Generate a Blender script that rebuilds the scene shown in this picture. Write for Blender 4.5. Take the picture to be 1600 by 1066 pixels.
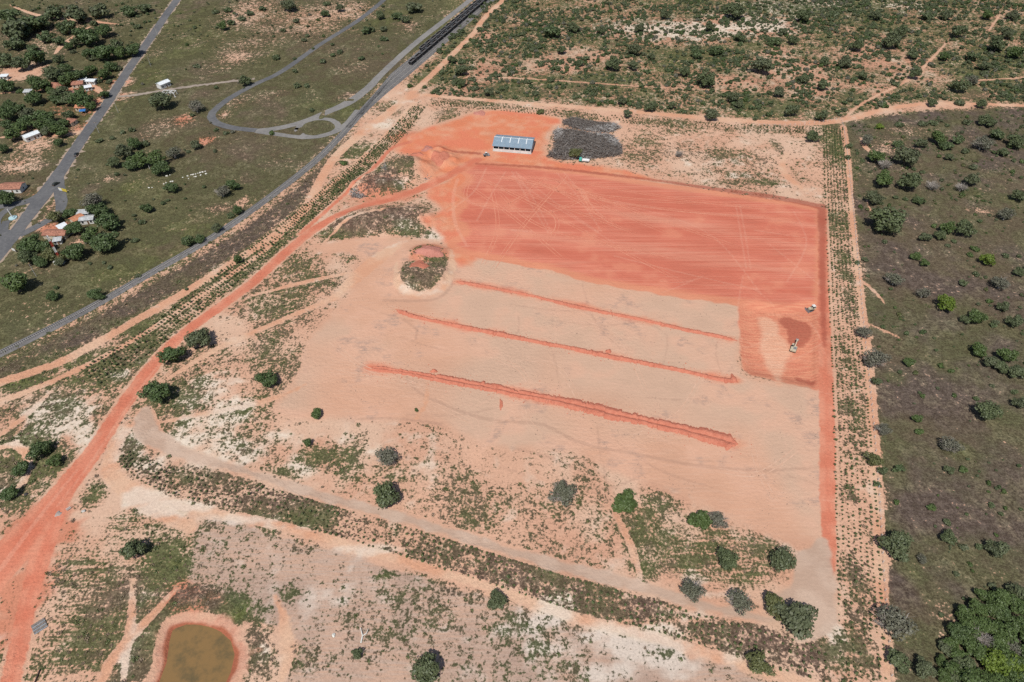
import bpy, bmesh, math, random
import numpy as np
from mathutils import Vector, Matrix
from math import radians as RD

for o in list(bpy.data.objects): bpy.data.objects.remove(o)
scene = bpy.context.scene
COL = scene.collection
random.seed(7)
rng = np.random.default_rng(11)

# ------------------------------------------------------------------ camera
H = 220.0                       # drone height above ground
TH = RD(43.8)                   # pitch below the horizon
FPX = 1600 * 24.0 / 36.0
cam_d = bpy.data.cameras.new('camera'); cam_d.lens = 24; cam_d.sensor_width = 36
cam_d.clip_start = 1; cam_d.clip_end = 20000
cam = bpy.data.objects.new('camera', cam_d); COL.objects.link(cam)
cam.location = (0, 0, H); cam.rotation_euler = (math.pi/2 - TH, 0, 0)
scene.camera = cam

# ------------------------------------------------------------------ sky and sun
SUN_EL, SUN_AZ = RD(57), RD(16)           # light travels forward and to the right by SUN_AZ
world = bpy.data.worlds.new('World'); scene.world = world; world.use_nodes = True
wn = world.node_tree
sky = wn.nodes.new('ShaderNodeTexSky'); sky.sky_type = 'NISHITA'; sky.sun_disc = False
sky.sun_elevation = SUN_EL
sky.sun_rotation = math.pi + SUN_AZ       # sun stands behind the camera, slightly left
sky.air_density = 1.0; sky.dust_density = 1.0; sky.ozone_density = 1.0
wn.links.new(sky.outputs[0], wn.nodes['Background'].inputs[0])
wn.nodes['Background'].inputs[1].default_value = 0.08
sl = bpy.data.lights.new('sun', 'SUN'); sl.energy = 4.4; sl.angle = RD(0.53); sl.color = (1.0, 0.965, 0.91)
so = bpy.data.objects.new('sun', sl); COL.objects.link(so)
sd = Vector((math.sin(SUN_AZ)*math.cos(SUN_EL), math.cos(SUN_AZ)*math.cos(SUN_EL), -math.sin(SUN_EL)))
so.rotation_euler = sd.to_track_quat('-Z', 'Y').to_euler(); so.location = (-60, -120, 400)
vs = scene.view_settings
vs.view_transform = 'Standard'; vs.look = 'None'; vs.gamma = 1; vs.exposure = 0.0; vs.use_curve_mapping = False
scene.cycles.max_bounces = 3; scene.cycles.diffuse_bounces = 1; scene.cycles.use_adaptive_sampling = True; scene.cycles.adaptive_threshold = .02; scene.cycles.use_denoising = False; scene.cycles.transparent_max_bounces = 4

# ------------------------------------------------------------------ photo measurements -> ground metres
def P(px, py, z=0.0):
    u, v = (px-800)/FPX, (py-533)/FPX
    t = (H-z) / (math.sin(TH) + v*math.cos(TH))
    return np.array((u*t, (math.cos(TH)-v*math.sin(TH))*t))
def PP(pts): return np.array([P(*p[:2]) for p in pts])
def PXM(py):                    # photo pixels per metre, across, at ground row py
    v = (py-533)/FPX
    return FPX*(math.sin(TH)+v*math.cos(TH))/H
def project(x, y, z):
    d = y*math.cos(TH) + (H-z)*math.sin(TH)
    v = ((H-z)*math.cos(TH) - y*math.sin(TH))/d
    return 800 + FPX*x/d, 533 + FPX*v
def smooth(pts, step=4.0, closed=False):      # Catmull-Rom through points (N,k)
    pts = np.asarray(pts, float); n = len(pts); out = []
    for i in range(n if closed else n-1):
        g = (lambda k: pts[k % n]) if closed else (lambda k: pts[min(max(k, 0), n-1)])
        p0, p1, p2, p3 = g(i-1), g(i), g(i+1), g(i+2)
        m = max(1, int(np.linalg.norm((p2-p1)[:2])/step))
        for k in range(m):
            t = k/m
            out.append(.5*((2*p1)+(p2-p0)*t+(2*p0-5*p1+4*p2-p3)*t*t+(3*p1-p0-3*p2+p3)*t**3))
    if not closed: out.append(pts[-1])
    return np.array(out)

# ------------------------------------------------------------------ naming helpers
def tag(o, label=None, cat=None, group=None, kind=None):
    if label: o['label'] = label
    if cat: o['category'] = cat
    if group: o['group'] = group
    if kind: o['kind'] = kind
    return o
def empty(name, loc=(0, 0, 0), rz=0.0):
    o = bpy.data.objects.new(name, None); COL.objects.link(o); o.location = loc; o.rotation_euler = (0, 0, rz)
    o.empty_display_size = .5
    return o
def link(name, me, parent=None, mat=None):
    o = bpy.data.objects.new(name, me); COL.objects.link(o)
    if mat is not None and not me.materials: me.materials.append(mat)
    if parent is not None: o.parent = parent
    return o
def copy_tree(o, parent=None):
    c = o.copy(); COL.objects.link(c)
    if parent is not None: c.parent = parent
    for ch in o.children: copy_tree(ch, c)
    return c
class MB:
    """collects boxes, prisms, bars; build() links them as one mesh object"""
    def __init__(s): s.v = []; s.f = []
    def add(s, vs, fs):
        n = len(s.v); s.v += [tuple(map(float, p)) for p in vs]; s.f += [tuple(i+n for i in f) for f in fs]; return s
    def box(s, x0, x1, y0, y1, z0, z1):
        return s.add([(x, y, z) for z in (z0, z1) for y in (y0, y1) for x in (x0, x1)],
                     [(0, 2, 3, 1), (4, 5, 7, 6), (0, 1, 5, 4), (2, 6, 7, 3), (0, 4, 6, 2), (1, 3, 7, 5)])
    def taper(s, x0, x1, y0, y1, z0, z1, ix, iy, ix2=None):
        ix2 = ix if ix2 is None else ix2
        b = [(x0, y0, z0), (x1, y0, z0), (x1, y1, z0), (x0, y1, z0)]
        t = [(x0+ix, y0+iy, z1), (x1-ix2, y0+iy, z1), (x1-ix2, y1-iy, z1), (x0+ix, y1-iy, z1)]
        return s.add(b+t, [(3, 2, 1, 0), (4, 5, 6, 7), (0, 1, 5, 4), (1, 2, 6, 5), (2, 3, 7, 6), (3, 0, 4, 7)])
    def prism(s, prof, x0, x1, axis='x'):
        n = len(prof)
        mk = (lambda a, p: (a, p[0], p[1])) if axis == 'x' else (lambda a, p: (p[0], a, p[1]))
        vs_ = [mk(x0, p) for p in prof] + [mk(x1, p) for p in prof]
        fs = [tuple(range(n))[::-1], tuple(range(n, 2*n))] + [(i, (i+1) % n, n+(i+1) % n, n+i) for i in range(n)]
        return s.add(vs_, fs)
    def bar(s, a, b, r0, r1=None, n=6):
        a, b = Vector(a), Vector(b); r1 = r0 if r1 is None else r1
        q = (b-a).to_track_quat('Z', 'Y')
        vs_ = [a + q @ Vector((math.cos(k*2*math.pi/n)*r0, math.sin(k*2*math.pi/n)*r0, 0)) for k in range(n)]
        vs_ += [b + q @ Vector((math.cos(k*2*math.pi/n)*r1, math.sin(k*2*math.pi/n)*r1, 0)) for k in range(n)]
        return s.add(vs_, [tuple(range(n))[::-1], tuple(range(n, 2*n))] + [(i, (i+1) % n, n+(i+1) % n, n+i) for i in range(n)])
    def mesh(s, name, mat=None, smooth_=False):
        me = bpy.data.meshes.new(name); me.from_pydata(s.v, [], s.f); me.update()
        if mat: me.materials.append(mat)
        if smooth_: me.polygons.foreach_set('use_smooth', [True]*len(me.polygons))
        return me
    def build(s, name, mat, parent=None, smooth_=False): return link(name, s.mesh(name, mat, smooth_), parent)

# ------------------------------------------------------------------ node helpers
class NT:
    def __init__(s, mat):
        mat.use_nodes = True; s.nt = mat.node_tree; s.bs = s.nt.nodes['Principled BSDF']
        s.bs.inputs['Roughness'].default_value = .9; s.bs.inputs['Specular IOR Level'].default_value = .15
    def new(s, t): return s.nt.nodes.new(t)
    def ln(s, a, b): s.nt.links.new(a, b)
    def put(s, sock, v):
        if hasattr(v, 'is_output') or isinstance(v, bpy.types.NodeSocket): s.ln(v, sock)
        else:
            if sock.type == 'RGBA' and len(v) == 3: v = (*v, 1)
            sock.default_value = v
    def m(s, op, a, b=None, c=None, clamp=False):
        n = s.new('ShaderNodeMath'); n.operation = op; n.use_clamp = clamp
        for i, x in enumerate((a, b, c)):
            if x is not None: s.put(n.inputs[i], x)
        return n.outputs[0]
    def mix(s, f, a, b):
        n = s.new('ShaderNodeMix'); n.data_type = 'RGBA'; n.clamp_factor = True
        s.put(n.inputs[0], f); s.put(n.inputs[6], a); s.put(n.inputs[7], b); return n.outputs[2]
    def rng(s, v, a, b, c=0., d=1.):
        n = s.new('ShaderNodeMapRange'); n.interpolation_type = 'SMOOTHSTEP'
        for i, x in enumerate((v, a, b, c, d)): s.put(n.inputs[i], x)
        return n.outputs[0]
    def noise(s, vec, scale, detail=3., rough=.55, dist=0., off=None):
        n = s.new('ShaderNodeTexNoise'); n.noise_dimensions = getattr(s, 'dim', '3D'); n.inputs['Scale'].default_value = scale; n.inputs['Detail'].default_value = detail
        n.inputs['Roughness'].default_value = rough; n.inputs['Distortion'].default_value = dist
        s.ln(vec, n.inputs['Vector']); return n.outputs['Fac']
    def mapping(s, vec, rot=0., scale=(1, 1, 1), loc=(0, 0, 0)):
        n = s.new('ShaderNodeMapping'); n.inputs['Rotation'].default_value = (0, 0, rot)
        n.inputs['Scale'].default_value = scale; n.inputs['Location'].default_value = loc
        s.ln(vec, n.inputs['Vector']); return n.outputs[0]
    def pos(s): return s.new('ShaderNodeNewGeometry').outputs['Position']
    def attr(s, name):
        n = s.new('ShaderNodeAttribute'); n.attribute_name = name
        p = s.new('ShaderNodeSeparateColor'); s.ln(n.outputs['Color'], p.inputs[0])
        return p.outputs[0], p.outputs[1], p.outputs[2], n.outputs['Alpha']
    def base(s, c): s.put(s.bs.inputs['Base Color'], c)
    def bump(s, h, dist, strength=1.):
        b = s.new('ShaderNodeBump'); b.inputs['Distance'].default_value = dist; b.inputs['Strength'].default_value = strength
        s.ln(h, b.inputs['Height']); s.ln(b.outputs[0], s.bs.inputs['Normal'])
def mat_simple(name, col, var=.15, scale=1.5, rough=.8, metal=0., spec=.3, bump=0.):
    m = bpy.data.materials.new(name); n = NT(m); p = n.new('ShaderNodeTexCoord').outputs['Object']
    f = n.noise(p, scale, 4); lo = tuple(c*(1-var*1.6) for c in col); hi = tuple(min(1, c*(1+var)) for c in col)
    n.base(n.mix(n.rng(f, .3, .7), lo, hi))
    n.bs.inputs['Roughness'].default_value = rough; n.bs.inputs['Metallic'].default_value = metal
    n.bs.inputs['Specular IOR Level'].default_value = spec
    if bump: n.bump(f, bump)
    return m
# ================================================================== TERRAIN
def axis(parts):
    out = [parts[0][0]]
    for a, b, st in parts:
        n = max(1, int(round((b-a)/st))); out += list(a + (b-a)*np.arange(1, n+1)/n)
    return np.array(out)
def grow(a, lim, sgn=1):
    out = []; st = 8.
    while abs(a) < lim: a += sgn*st; out.append(a); st *= 1.6
    return out
gx = axis([(-560, -330, 1.6), (-330, 330, 1.0), (330, 560, 1.6)])
gx = np.array(grow(-560, 6000, -1)[::-1] + list(gx) + grow(560, 6000))
gy = axis([(40, 76, 2.0), (76, 300, .8), (300, 480, 1.2), (480, 740, 2.0)])
gy = np.array(grow(40, 3000, -1)[::-1] + list(gy) + grow(740, 9000))
NX, NY = len(gx), len(gy)
GX, GY = np.meshgrid(gx, gy)
MARG = 14.0
def blank(v=-MARG): return np.full((NY, NX), v, np.float32)
def sl_(x0, x1, y0, y1):
    return (slice(np.searchsorted(gy, y0), np.searchsorted(gy, y1)), slice(np.searchsorted(gx, x0), np.searchsorted(gx, x1)))
def seg_d(X, Y, a, b):
    dx, dy = b[0]-a[0], b[1]-a[1]; L = dx*dx+dy*dy+1e-9
    t = np.clip(((X-a[0])*dx+(Y-a[1])*dy)/L, 0, 1)
    return np.hypot(X-a[0]-t*dx, Y-a[1]-t*dy), t
def line_sdf(F, pts, step=4.):               # pts rows: px, py, width m ; F = max(F, w/2 - d)
    w = np.array([[*P(p[0], p[1]), p[2]] for p in pts]); w = smooth(w, step)
    for a, b in zip(w[:-1], w[1:]):
        mg = MARG + max(a[2], b[2])/2
        s = sl_(min(a[0], b[0])-mg, max(a[0], b[0])+mg, min(a[1], b[1])-mg, max(a[1], b[1])+mg)
        d, t = seg_d(GX[s], GY[s], a, b)
        F[s] = np.maximum(F[s], (a[2]+(b[2]-a[2])*t)/2 - d)
    return F
def poly_sdf(F, pts, sm=True, world=False):
    w = np.asarray(pts, float) if world else PP(pts)
    if sm: w = smooth(w, 3., True)
    s = sl_(w[:, 0].min()-MARG, w[:, 0].max()+MARG, w[:, 1].min()-MARG, w[:, 1].max()+MARG)
    X, Y = GX[s], GY[s]; ins = np.zeros(X.shape, bool); D = np.full((NY, NX), MARG, np.float32)
    for a, b in zip(w, np.roll(w, -1, 0)):
        if a[1] != b[1]:
            c = (a[1] > Y) != (b[1] > Y); ins ^= c & (X < (b[0]-a[0])*(Y-a[1])/(b[1]-a[1])+a[0])
        e = sl_(min(a[0], b[0])-MARG, max(a[0], b[0])+MARG, min(a[1], b[1])-MARG, max(a[1], b[1])+MARG)
        D[e] = np.minimum(D[e], seg_d(GX[e], GY[e], a, b)[0])
    F[s] = np.maximum(F[s], np.where(ins, D[s], -D[s]))
    return F
def inside(pts, f=3., sm=True):               # feathered 0..1 mask
    return np.clip(poly_sdf(blank(), pts, sm)/f*.5+.5, 0, 1)
def blob(px, py, rx, ry=None, rot=0.):        # soft ellipse, radii in photo px -> metres on the ground
    c = P(px, py); k = PXM(py); ry = rx if ry is None else ry
    vy = np.linalg.norm(P(px, py-3)-P(px, py+3))/6        # metres per px in depth
    RX, RY = rx/k, ry*vy
    s = sl_(c[0]-2*max(RX, RY), c[0]+2*max(RX, RY), c[1]-2*max(RX, RY), c[1]+2*max(RX, RY))
    X, Y = GX[s]-c[0], GY[s]-c[1]; cr, sr = math.cos(rot), math.sin(rot)
    q = np.hypot((X*cr+Y*sr)/RX, (-X*sr+Y*cr)/RY)
    return s, np.clip(1.25-q*.75, 0, 1)
def vnoise(sc, seed):                          # cheap smooth value noise on the grid
    r = np.random.default_rng(seed); T = r.random((64, 64))
    x, y = GX/sc, GY/sc; xi, yi = np.floor(x).astype(int), np.floor(y).astype(int)
    fx, fy = x-xi, y-yi; fx = fx*fx*(3-2*fx); fy = fy*fy*(3-2*fy)
    g = lambda a, b: T[(yi+b) % 64, (xi+a) % 64]
    return (g(0, 0)*(1-fx)+g(1, 0)*fx)*(1-fy)+(g(0, 1)*(1-fx)+g(1, 1)*fx)*fy

# ---- outlines measured on the photograph
PAD = [(740,250),(800,256),(900,267),(1030,286),(1150,303),(1278,324),(1290,345),(1286,480),(1270,487),(1160,478),(1100,470),(1000,455),(905,438),(880,428),(800,412),(722,397),(700,380),(722,362),(703,340),(718,318),(710,296),(728,280),(716,268),(732,256)]
YARD = [(612,228),(650,208),(700,190),(760,173),(820,178),(872,186),(858,206),(850,240),(880,255),(960,263),(1030,284),(900,268),(745,254),(720,268),(690,285),(655,275),(650,245),(625,238)]
PALE = [(712,392),(800,412),(900,436),(1000,455),(1100,470),(1157,480),(1158,585),(1280,610),(1284,700),(1286,825),(1262,850),(1205,838),(1130,800),(1060,775),(1010,755),(950,730),(900,705),(850,698),(800,700),(745,690),(700,665),(640,655),(580,655),(530,650),(480,655),(430,640),(440,620),(468,585),(480,545),(500,510),(540,470),(562,430),(560,400),(500,390),(520,378),(600,370),(640,372),(690,380)]
PIT = [(1160,474),(1225,476),(1282,478),(1290,600),(1262,606),(1238,600),(1200,592),(1162,578),(1156,520)]
PITF = [(1183,492),(1240,494),(1262,505),(1262,560),(1240,575),(1200,572),(1182,562)]
GREYF = [(330,808),(420,832),(560,873),(700,914),(850,962),(1000,1003),(1150,1047),(1210,1075),(1210,1140),(480,1140),(470,1010),(400,965),(330,925),(292,905),(300,850)]
GRAVEL_BLOB = [(212,650),(234,636),(260,690),(296,711),(248,704),(214,682)]
CLEARED = [(1248,868),(1288,838),(1301,890),(1306,970),(1292,987),(1248,1003),(1244,965),(1190,948),(1200,930),(1232,915)]
GRAVEL = [(222,655,3),(250,688,6),(300,712,4.6),(400,742,3.8),(520,780,3.7),(640,812,3.8),(760,850,3.8),(880,886,3.9),(1000,916,4.0),(1100,946,3.8),(1200,968,3),(1250,975,2)]
HAUL = [(745,250,7),(700,275,6.5),(640,302,6),(560,325,6),(500,353,6),(450,392,6),(400,437,6),(350,475,6),(300,511,6),(262,545,6.5),(225,590,7),(185,645,7),(150,700,8),(100,765,10),(60,815,12),(20,860,15),(-30,910,18),(-80,960,18)]
HAULB = [(95,790,5),(75,840,7),(58,890,7),(42,950,6),(32,1000,6),(15,1070,6)]
EASTROAD = [(1284,330,5),(1286,400,5),(1287,480,5.5),(1291,600,6),(1293,700,6),(1293,780,5.6),(1297,850,4.6),(1300,895,1.5)]
RAILROADSIDE = [(-60,622,4.5),(0,598,4.5),(100,563,4.5),(200,508,4.5),(300,450,4.5),(380,400,4.5),(440,360,5),(480,322,5),(500,283,5),(520,250,5.5),(545,225,6),(580,197,7),(615,170,6),(650,140,5),(690,102,4.5),(720,72,4.5),(742,50,4.5),(757,28,4.5),(792,-5,4.5),(830,-40,4.5)]
INNER = [(-60,652,3),(0,628,3),(100,588,2.6),(200,536,2.4),(270,492,2.4),(345,440,2.4),(420,385,2.4),(490,312,2.2),(560,252,2.2),(606,208,2.4),(650,158,2.6)]
NORTH = [(610,176,4),(650,150,4),(700,152,4),(800,160,4),(960,172,4.6),(1060,181,5),(1180,190,5),(1270,192,6),(1320,187,5.5),(1380,172,4.5),(1430,164,4),(1500,162,3.4),(1620,166,3.4)]
EASTTRACK = [(1318,198,3.5),(1326,260,3.0),(1330,330,3),(1345,470,3.4),(1360,600,3.6),(1372,800,3.6),(1380,940,3.2),(1388,1080,3.0)]
WHITETRACK = [(190,752,4),(260,785,3.6),(330,803,3.4),(400,813,3),(520,845,3),(640,880,3),(770,920,2.8),(900,965,2.8),(1000,990,2.8),(1100,1020,2.8),(1200,1050,2.8),(1300,1080,2.8)]
SANDPATH = [(200,668,3),(180,700,4.5),(172,735,6),(200,770,6),(250,800,5),(300,825,4)]
REDPATH = [(470,365,2.6),(500,338,2.6),(560,285,2.6),(590,256,2.6),(612,232,3.2),(640,222,4)]
TRACKS = [  # thinner sandy tracks
 [(250,660,2),(330,645,2),(420,625,2.2),(480,600,2)], [(262,592,2.6),(340,545,2.6),(430,505,2.4),(520,465,2.6),(565,432,4)],
 [(395,462,2.2),(480,440,2.2),(560,424,2.4)], [(508,378,1.8),(540,350,1.8),(600,333,1.8),(645,325,1.8)],
 [(640,372,3),(600,398,8),(560,430,8),(520,470,6)], [(620,410,4),(622,445,4),(650,462,4),(690,452,4),(706,420,4),(704,392,4)],
 [(1320,185,2.4),(1350,160,1.6),(1420,125,1.4),(1450,98,1.8),(1478,68,1.6)], [(1545,48,2.2),(1562,24,2)], [(1440,128,.8),(1540,125,1.8),(1620,120,2)],
 [(700,120,1),(800,122,1.4),(900,128,1.6),(1000,135,1.2),(1100,140,.8),(1250,148,.4)],
 [(15,8,4),(60,24,4),(110,30,4),(140,33,4),(185,38,4)], [(140,42,4),(115,58,4),(96,72,4),(86,84,4)], [(60,45,3),(20,55,3)],

 [(0,146,4),(40,142,3.5),(90,138,4),(140,135,6),(165,150,6)], [(165,150,8),(158,165,6),(150,182,6),(135,200,5),(120,208,5),(60,212,4),(20,216,4)],
 [(0,215,4),(30,212,4)], [(1370,245,2.5),(1352,230,3),(1345,215,2)], [(1352,305,1.6),(1360,330,1.2)], [(1348,440,1.6),(1366,455,1.6),(1382,474,.4)], [(1362,508,1.4),(1380,516,1.2),(1410,530,.3)],
 [(0,680,3),(40,650,2),(80,612,2)], [(-10,702,2.4),(22,692,2.6),(38,704,2.6),(40,728,2.6),(32,750,2.6),(12,766,2.6),(-10,776,2.6)], [(208,905,1.6),(206,960,1.8),(200,1000,2),(192,1070,2.4)], [(275,920,2),(240,960,2.2),(205,995,3),(170,1040,3),(150,1080,3)],
 [(960,800,2),(985,850,2),(1000,900,2.4)], [(1230,240,5),(1222,262,4),(1240,285,4),(1270,302,4)], [(430,930,3),(450,1000,4),(440,1066,4)],
 [(520,250,1.8),(555,250,1.8),(590,252,1.6)], [(650,655,2),(664,635,2),(668,600,1.6)]]
PALEFLOOR = [[(1217,602,1.5),(1215,582,2.5),(1213,562,10),(1213,545,14),(1208,520,9),(1200,500,8)]]
GREYRD = [ [(183,152,4),(215,148,4),(250,142,4),(330,131,4),(400,122,3.4)] ]
SMUDGE = [[(570,560,1),(580,575,1.2)], [(635,590,1.4),(650,610,1.6),(700,635,1.8),(760,655,1.8),(810,660,1.8),(850,664,1.8),(910,693,1.8),(1000,711,1.8),(1100,729,1.8),(1200,735,1.6),(1280,730,1.2)],
 [(630,500,1.6),(652,515,1.6),(650,530,1.6)], [(600,470,2),(680,468,2),(706,445,2)], [(800,266,3),(740,262,3)],[(560,655,1.2),(620,654,1.4),(690,663,1.6)],[(800,700,1.4),(860,715,1.6),(905,735,1.2)]]
DARKRED = [[(1020,281,1.8),(1100,293,3.8),(1180,304,5.2),(1240,314,5.4),(1284,324,5.4)], [(1284,322,5),(1285,400,3.5),(1286,480,3),(1288,540,1.6)], [(745,256,2),(850,262,3),(960,274,3),(1060,286,2)],
 [(1232,500,8),(1250,510,12),(1246,530,8)], [(1250,590,3),(1270,596,3)], [(715,440,1),(800,458,1)], [(690,235,2),(720,238,3),(750,240,3)]]
LIGHTTR = [[(800,268,1.2),(830,320,1.0),(858,366,.9)], [(806,268,1.1),(838,318,1.0),(864,368,.6)], [(800,275,1.2),(850,312,1.0),(920,355,1.0),(960,380,.8)], [(810,272,1),(870,318,1),(935,362,.8)], [(870,270,1),(905,310,1),(940,362,.8)], [(880,268,1),(920,315,1),(950,348,.8)],
 [(880,300,.9),(960,318,.9),(1050,340,.9),(1120,375,.9),(1190,460,.8)], [(1150,320,.8),(1158,370,.8),(1166,420,.8)], [(1156,320,.8),(1165,370,.8),(1173,420,.7)], [(705,300,1.2),(745,320,1),(800,330,1),(870,330,.8)], [(715,280,2),(708,310,2),(712,350,2),(730,385,1.6)], [(760,262,1.2),(740,300,1.2),(700,330,1.2)], [(790,268,1),(770,300,1),(745,345,1)],
 [(1240,330,.9),(1260,380,.8),(1230,440,.8)], [(1200,380,.9),(1250,420,.8),(1280,445,.8)], [(660,300,.8),(600,322,.8),(530,345,.8)], [(300,520,.9),(240,580,.9),(190,650,.9),(140,725,.9),(90,790,.9)], [(120,735,1.2),(60,810,1.6),(0,890,2)], [(800,360,2),(830,362,1.6)],[(960,400,1),(1060,425,1),(1180,452,.8)], [(1180,360,1.2),(1280,375,1)],[(960,315,1.2),(1060,330,1.2),(1200,340,1)]]
LEFT_STRIP = [(654,168,11),(625,203,13),(590,240,14),(545,277,14),(490,325,15),(430,375,16),(370,424,16),(310,470,17),(250,520,18),(190,560,18),(140,590,17)]
NORTH_STRIP = [(672,162,9),(740,165,11),(840,175,11),(960,186,12),(1060,194,12),(1180,201,11),(1280,204,9)]
EAST_STRIP = [(1301,198,15),(1308,330,15.5),(1318,480,16),(1328,620,16.5),(1338,800,17),(1344,960,16),(1352,1080,15)]
BOTTOM_STRIP = [(190,712,6),(240,742,11),(300,760,13),(400,780,13),(520,814,13),(640,849,13),(760,887,13),(880,925,13),(1000,957,12),(1100,986,12),(1200,1015,13),(1290,1040,14)]
WEST = [(-400,-60),(300,-60),(640,-60),(700,30),(640,95),(590,140),(545,195),(490,250),(420,310),(330,372),(230,430),(130,487),(0,553),(-400,700)]
EAST = [(1322,198),(1345,190),(1400,178),(1500,172),(1700,176),(1900,300),(1900,1200),(1400,1200),(1394,1066),(1386,960),(1377,800),(1367,620),(1352,480),(1338,330)]
NORTHP = [(640,130),(700,60),(760,-10),(900,-80),(1700,-80),(1800,160),(1600,160),(1430,160),(1320,182),(1180,186),(960,168),(800,155),(680,148)]
VERGE = [(-60,605),(0,570),(130,503),(230,446),(330,388),(420,326),(490,268),(530,228),(545,215),(520,242),(495,278),(470,322),(435,355),(375,395),(295,445),(195,503),(95,558),(0,593),(-60,618)]
POND = [(268,982),(290,974),(320,976),(345,985),(362,1000),(368,1022),(362,1050),(340,1085),(300,1100),(250,1090),(245,1070),(258,1035),(262,1005)]

z = {}
z['pad'] = poly_sdf(blank(), PAD); z['yard'] = poly_sdf(blank(), YARD)
z['pale'] = np.minimum(poly_sdf(blank(), PALE), -poly_sdf(blank(), [(620,432),(636,402),(662,380),(700,392),(702,418),(688,446),(655,460),(630,452)])); z['pit'] = poly_sdf(blank(), PIT)
for t in ([(713,440,.6),(830,462,.6),(1000,499,.6),(1152,532,.6)], [(618,484,.8),(720,510,.8),(880,542,.8),(1020,570,.8),(1152,596,1.4)], [(578,574,1),(700,594,1.2),(800,613,1.8),(960,647,2),(1153,694,2.2)]): line_sdf(z['yard'], t)
poly_sdf(z['yard'], [(740,252),(700,282),(668,302),(694,328),(660,346),(690,366),(704,402),(742,404),(742,300)])
haul = line_sdf(blank(), HAUL); line_sdf(haul, HAULB)
eastroad = line_sdf(blank(), EASTROAD)
red = np.maximum(haul, eastroad); line_sdf(red, REDPATH)
rail_road = line_sdf(blank(), RAILROADSIDE); north_road = line_sdf(blank(), NORTH)
inner = line_sdf(blank(), INNER); easttrack = line_sdf(blank(), EASTTRACK); whitetrack = line_sdf(blank(), WHITETRACK)
sandpath = line_sdf(blank(), SANDPATH)
sand = np.maximum.reduce([rail_road, north_road, inner, easttrack, whitetrack, sandpath])
thin = blank()
for t in TRACKS:
    t = [list(q) for q in t]
    for e in (0, -1): t[e][2] *= .35
    line_sdf(thin, t)
sand = np.maximum(sand, thin)
gravel = line_sdf(blank(), GRAVEL); poly_sdf(gravel, GRAVEL_BLOB); gravel_road = gravel.copy()
cleared = poly_sdf(blank(), CLEARED); gravel = np.maximum(gravel, cleared)
greyf = poly_sdf(blank(), GREYF)
smudge = blank(); dark = blank(); track = blank(); floor_ = blank()
r_ = random.Random(5); RUTS = []
for k in range(70):                            # machine passes over the graded field
    x0, y0 = r_.uniform(520, 1230), r_.uniform(430, 780); a = r_.choice((.19, .21, .24, 1.45, -.3, .5))+r_.gauss(0, .12); L_ = r_.uniform(40, 190); b_ = r_.gauss(0, .25)
    t = [(x0, y0, .5), (x0+L_*.5*math.cos(a), y0+L_*.5*math.sin(a)*.8, .8), (x0+L_*math.cos(a+b_), y0+L_*math.sin(a+b_)*.8, .4)]
    if k % 3: LIGHTTR.append(t)
    else: SMUDGE.append([(q[0], q[1], q[2]*1.4) for q in t])
for k in range(19):                            # tyre arcs fanning over the red field
    x0, y0 = r_.uniform(705, 900), r_.uniform(262, 300); x1, y1 = r_.uniform(740, 1230), r_.uniform(320, 450)
    xm, ym = (x0+x1)/2+r_.gauss(0, 30), (y0+y1)/2+r_.gauss(0, 12)
    RUTS.append([(x0, y0), (xm, ym), (x1, y1)])
for t in SMUDGE: line_sdf(smudge, t)
for t in DARKRED: line_sdf(dark, t)
for t in LIGHTTR: line_sdf(track, t)
for t in PALEFLOOR: line_sdf(floor_, t)
strip = blank()
for t in (LEFT_STRIP, NORTH_STRIP, EAST_STRIP, BOTTOM_STRIP): line_sdf(strip, t)
pond = poly_sdf(blank(), POND)
n60, n25, n9 = vnoise(60, 1), vnoise(25, 2), vnoise(9, 3)
W, E_, N_, V_ = inside(WEST, 8), inside(EAST, 4), inside(NORTHP, 6), inside(VERGE, 3)
S_ = np.clip(strip/2*.5+.5, 0, 1)
far = np.clip((GY-640)/60, 0, 1)
dens = np.full((NY, NX), .30, np.float32) + (n25-.5)*.45
green = np.full((NY, NX), .45, np.float32) + (n60-.5)*.7
burn = np.full((NY, NX), .25, np.float32)
white = np.zeros((NY, NX), np.float32)
def lay(F, M, v): F += (v-F)*M
lay(dens, N_, .84+(n25-.5)*.5); lay(green, N_, .65+(n9-.5)*.6); lay(burn, N_, .1)
lay(dens, W, 1.32+(n25-.5)*.35-(n60 < .25)*.1); lay(green, W, .52+(n60-.4)*1.1); lay(burn, W, .28+(n25-.5)*.6)
lay(dens, E_, 1.32+(n25-.5)*.3); lay(green, E_, .45+(n25-.5)*.9); lay(burn, E_, .75+(n60-.5)*.9)
lay(dens, V_, 1.05); lay(burn, V_, 1.0); lay(green, V_, .1+(n25-.5)*.4)
lay(dens, S_, .50+(n25-.5)*.7); lay(green, S_, .35+(n25-.5)*.4); lay(burn, S_, .5)
Lm = np.clip(line_sdf(blank(), LEFT_STRIP)/2*.5+.5, 0, 1); lay(dens, Lm, .70+(n25-.5)*.6); lay(green, Lm, .75); lay(burn, Lm, .15)
# bottom strip is weedier towards both ends
B_ = np.clip(line_sdf(blank(), BOTTOM_STRIP)/2*.5+.5, 0, 1); lay(dens, B_, .78+(n25-.5)*.8); lay(burn, B_, .75)
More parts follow.
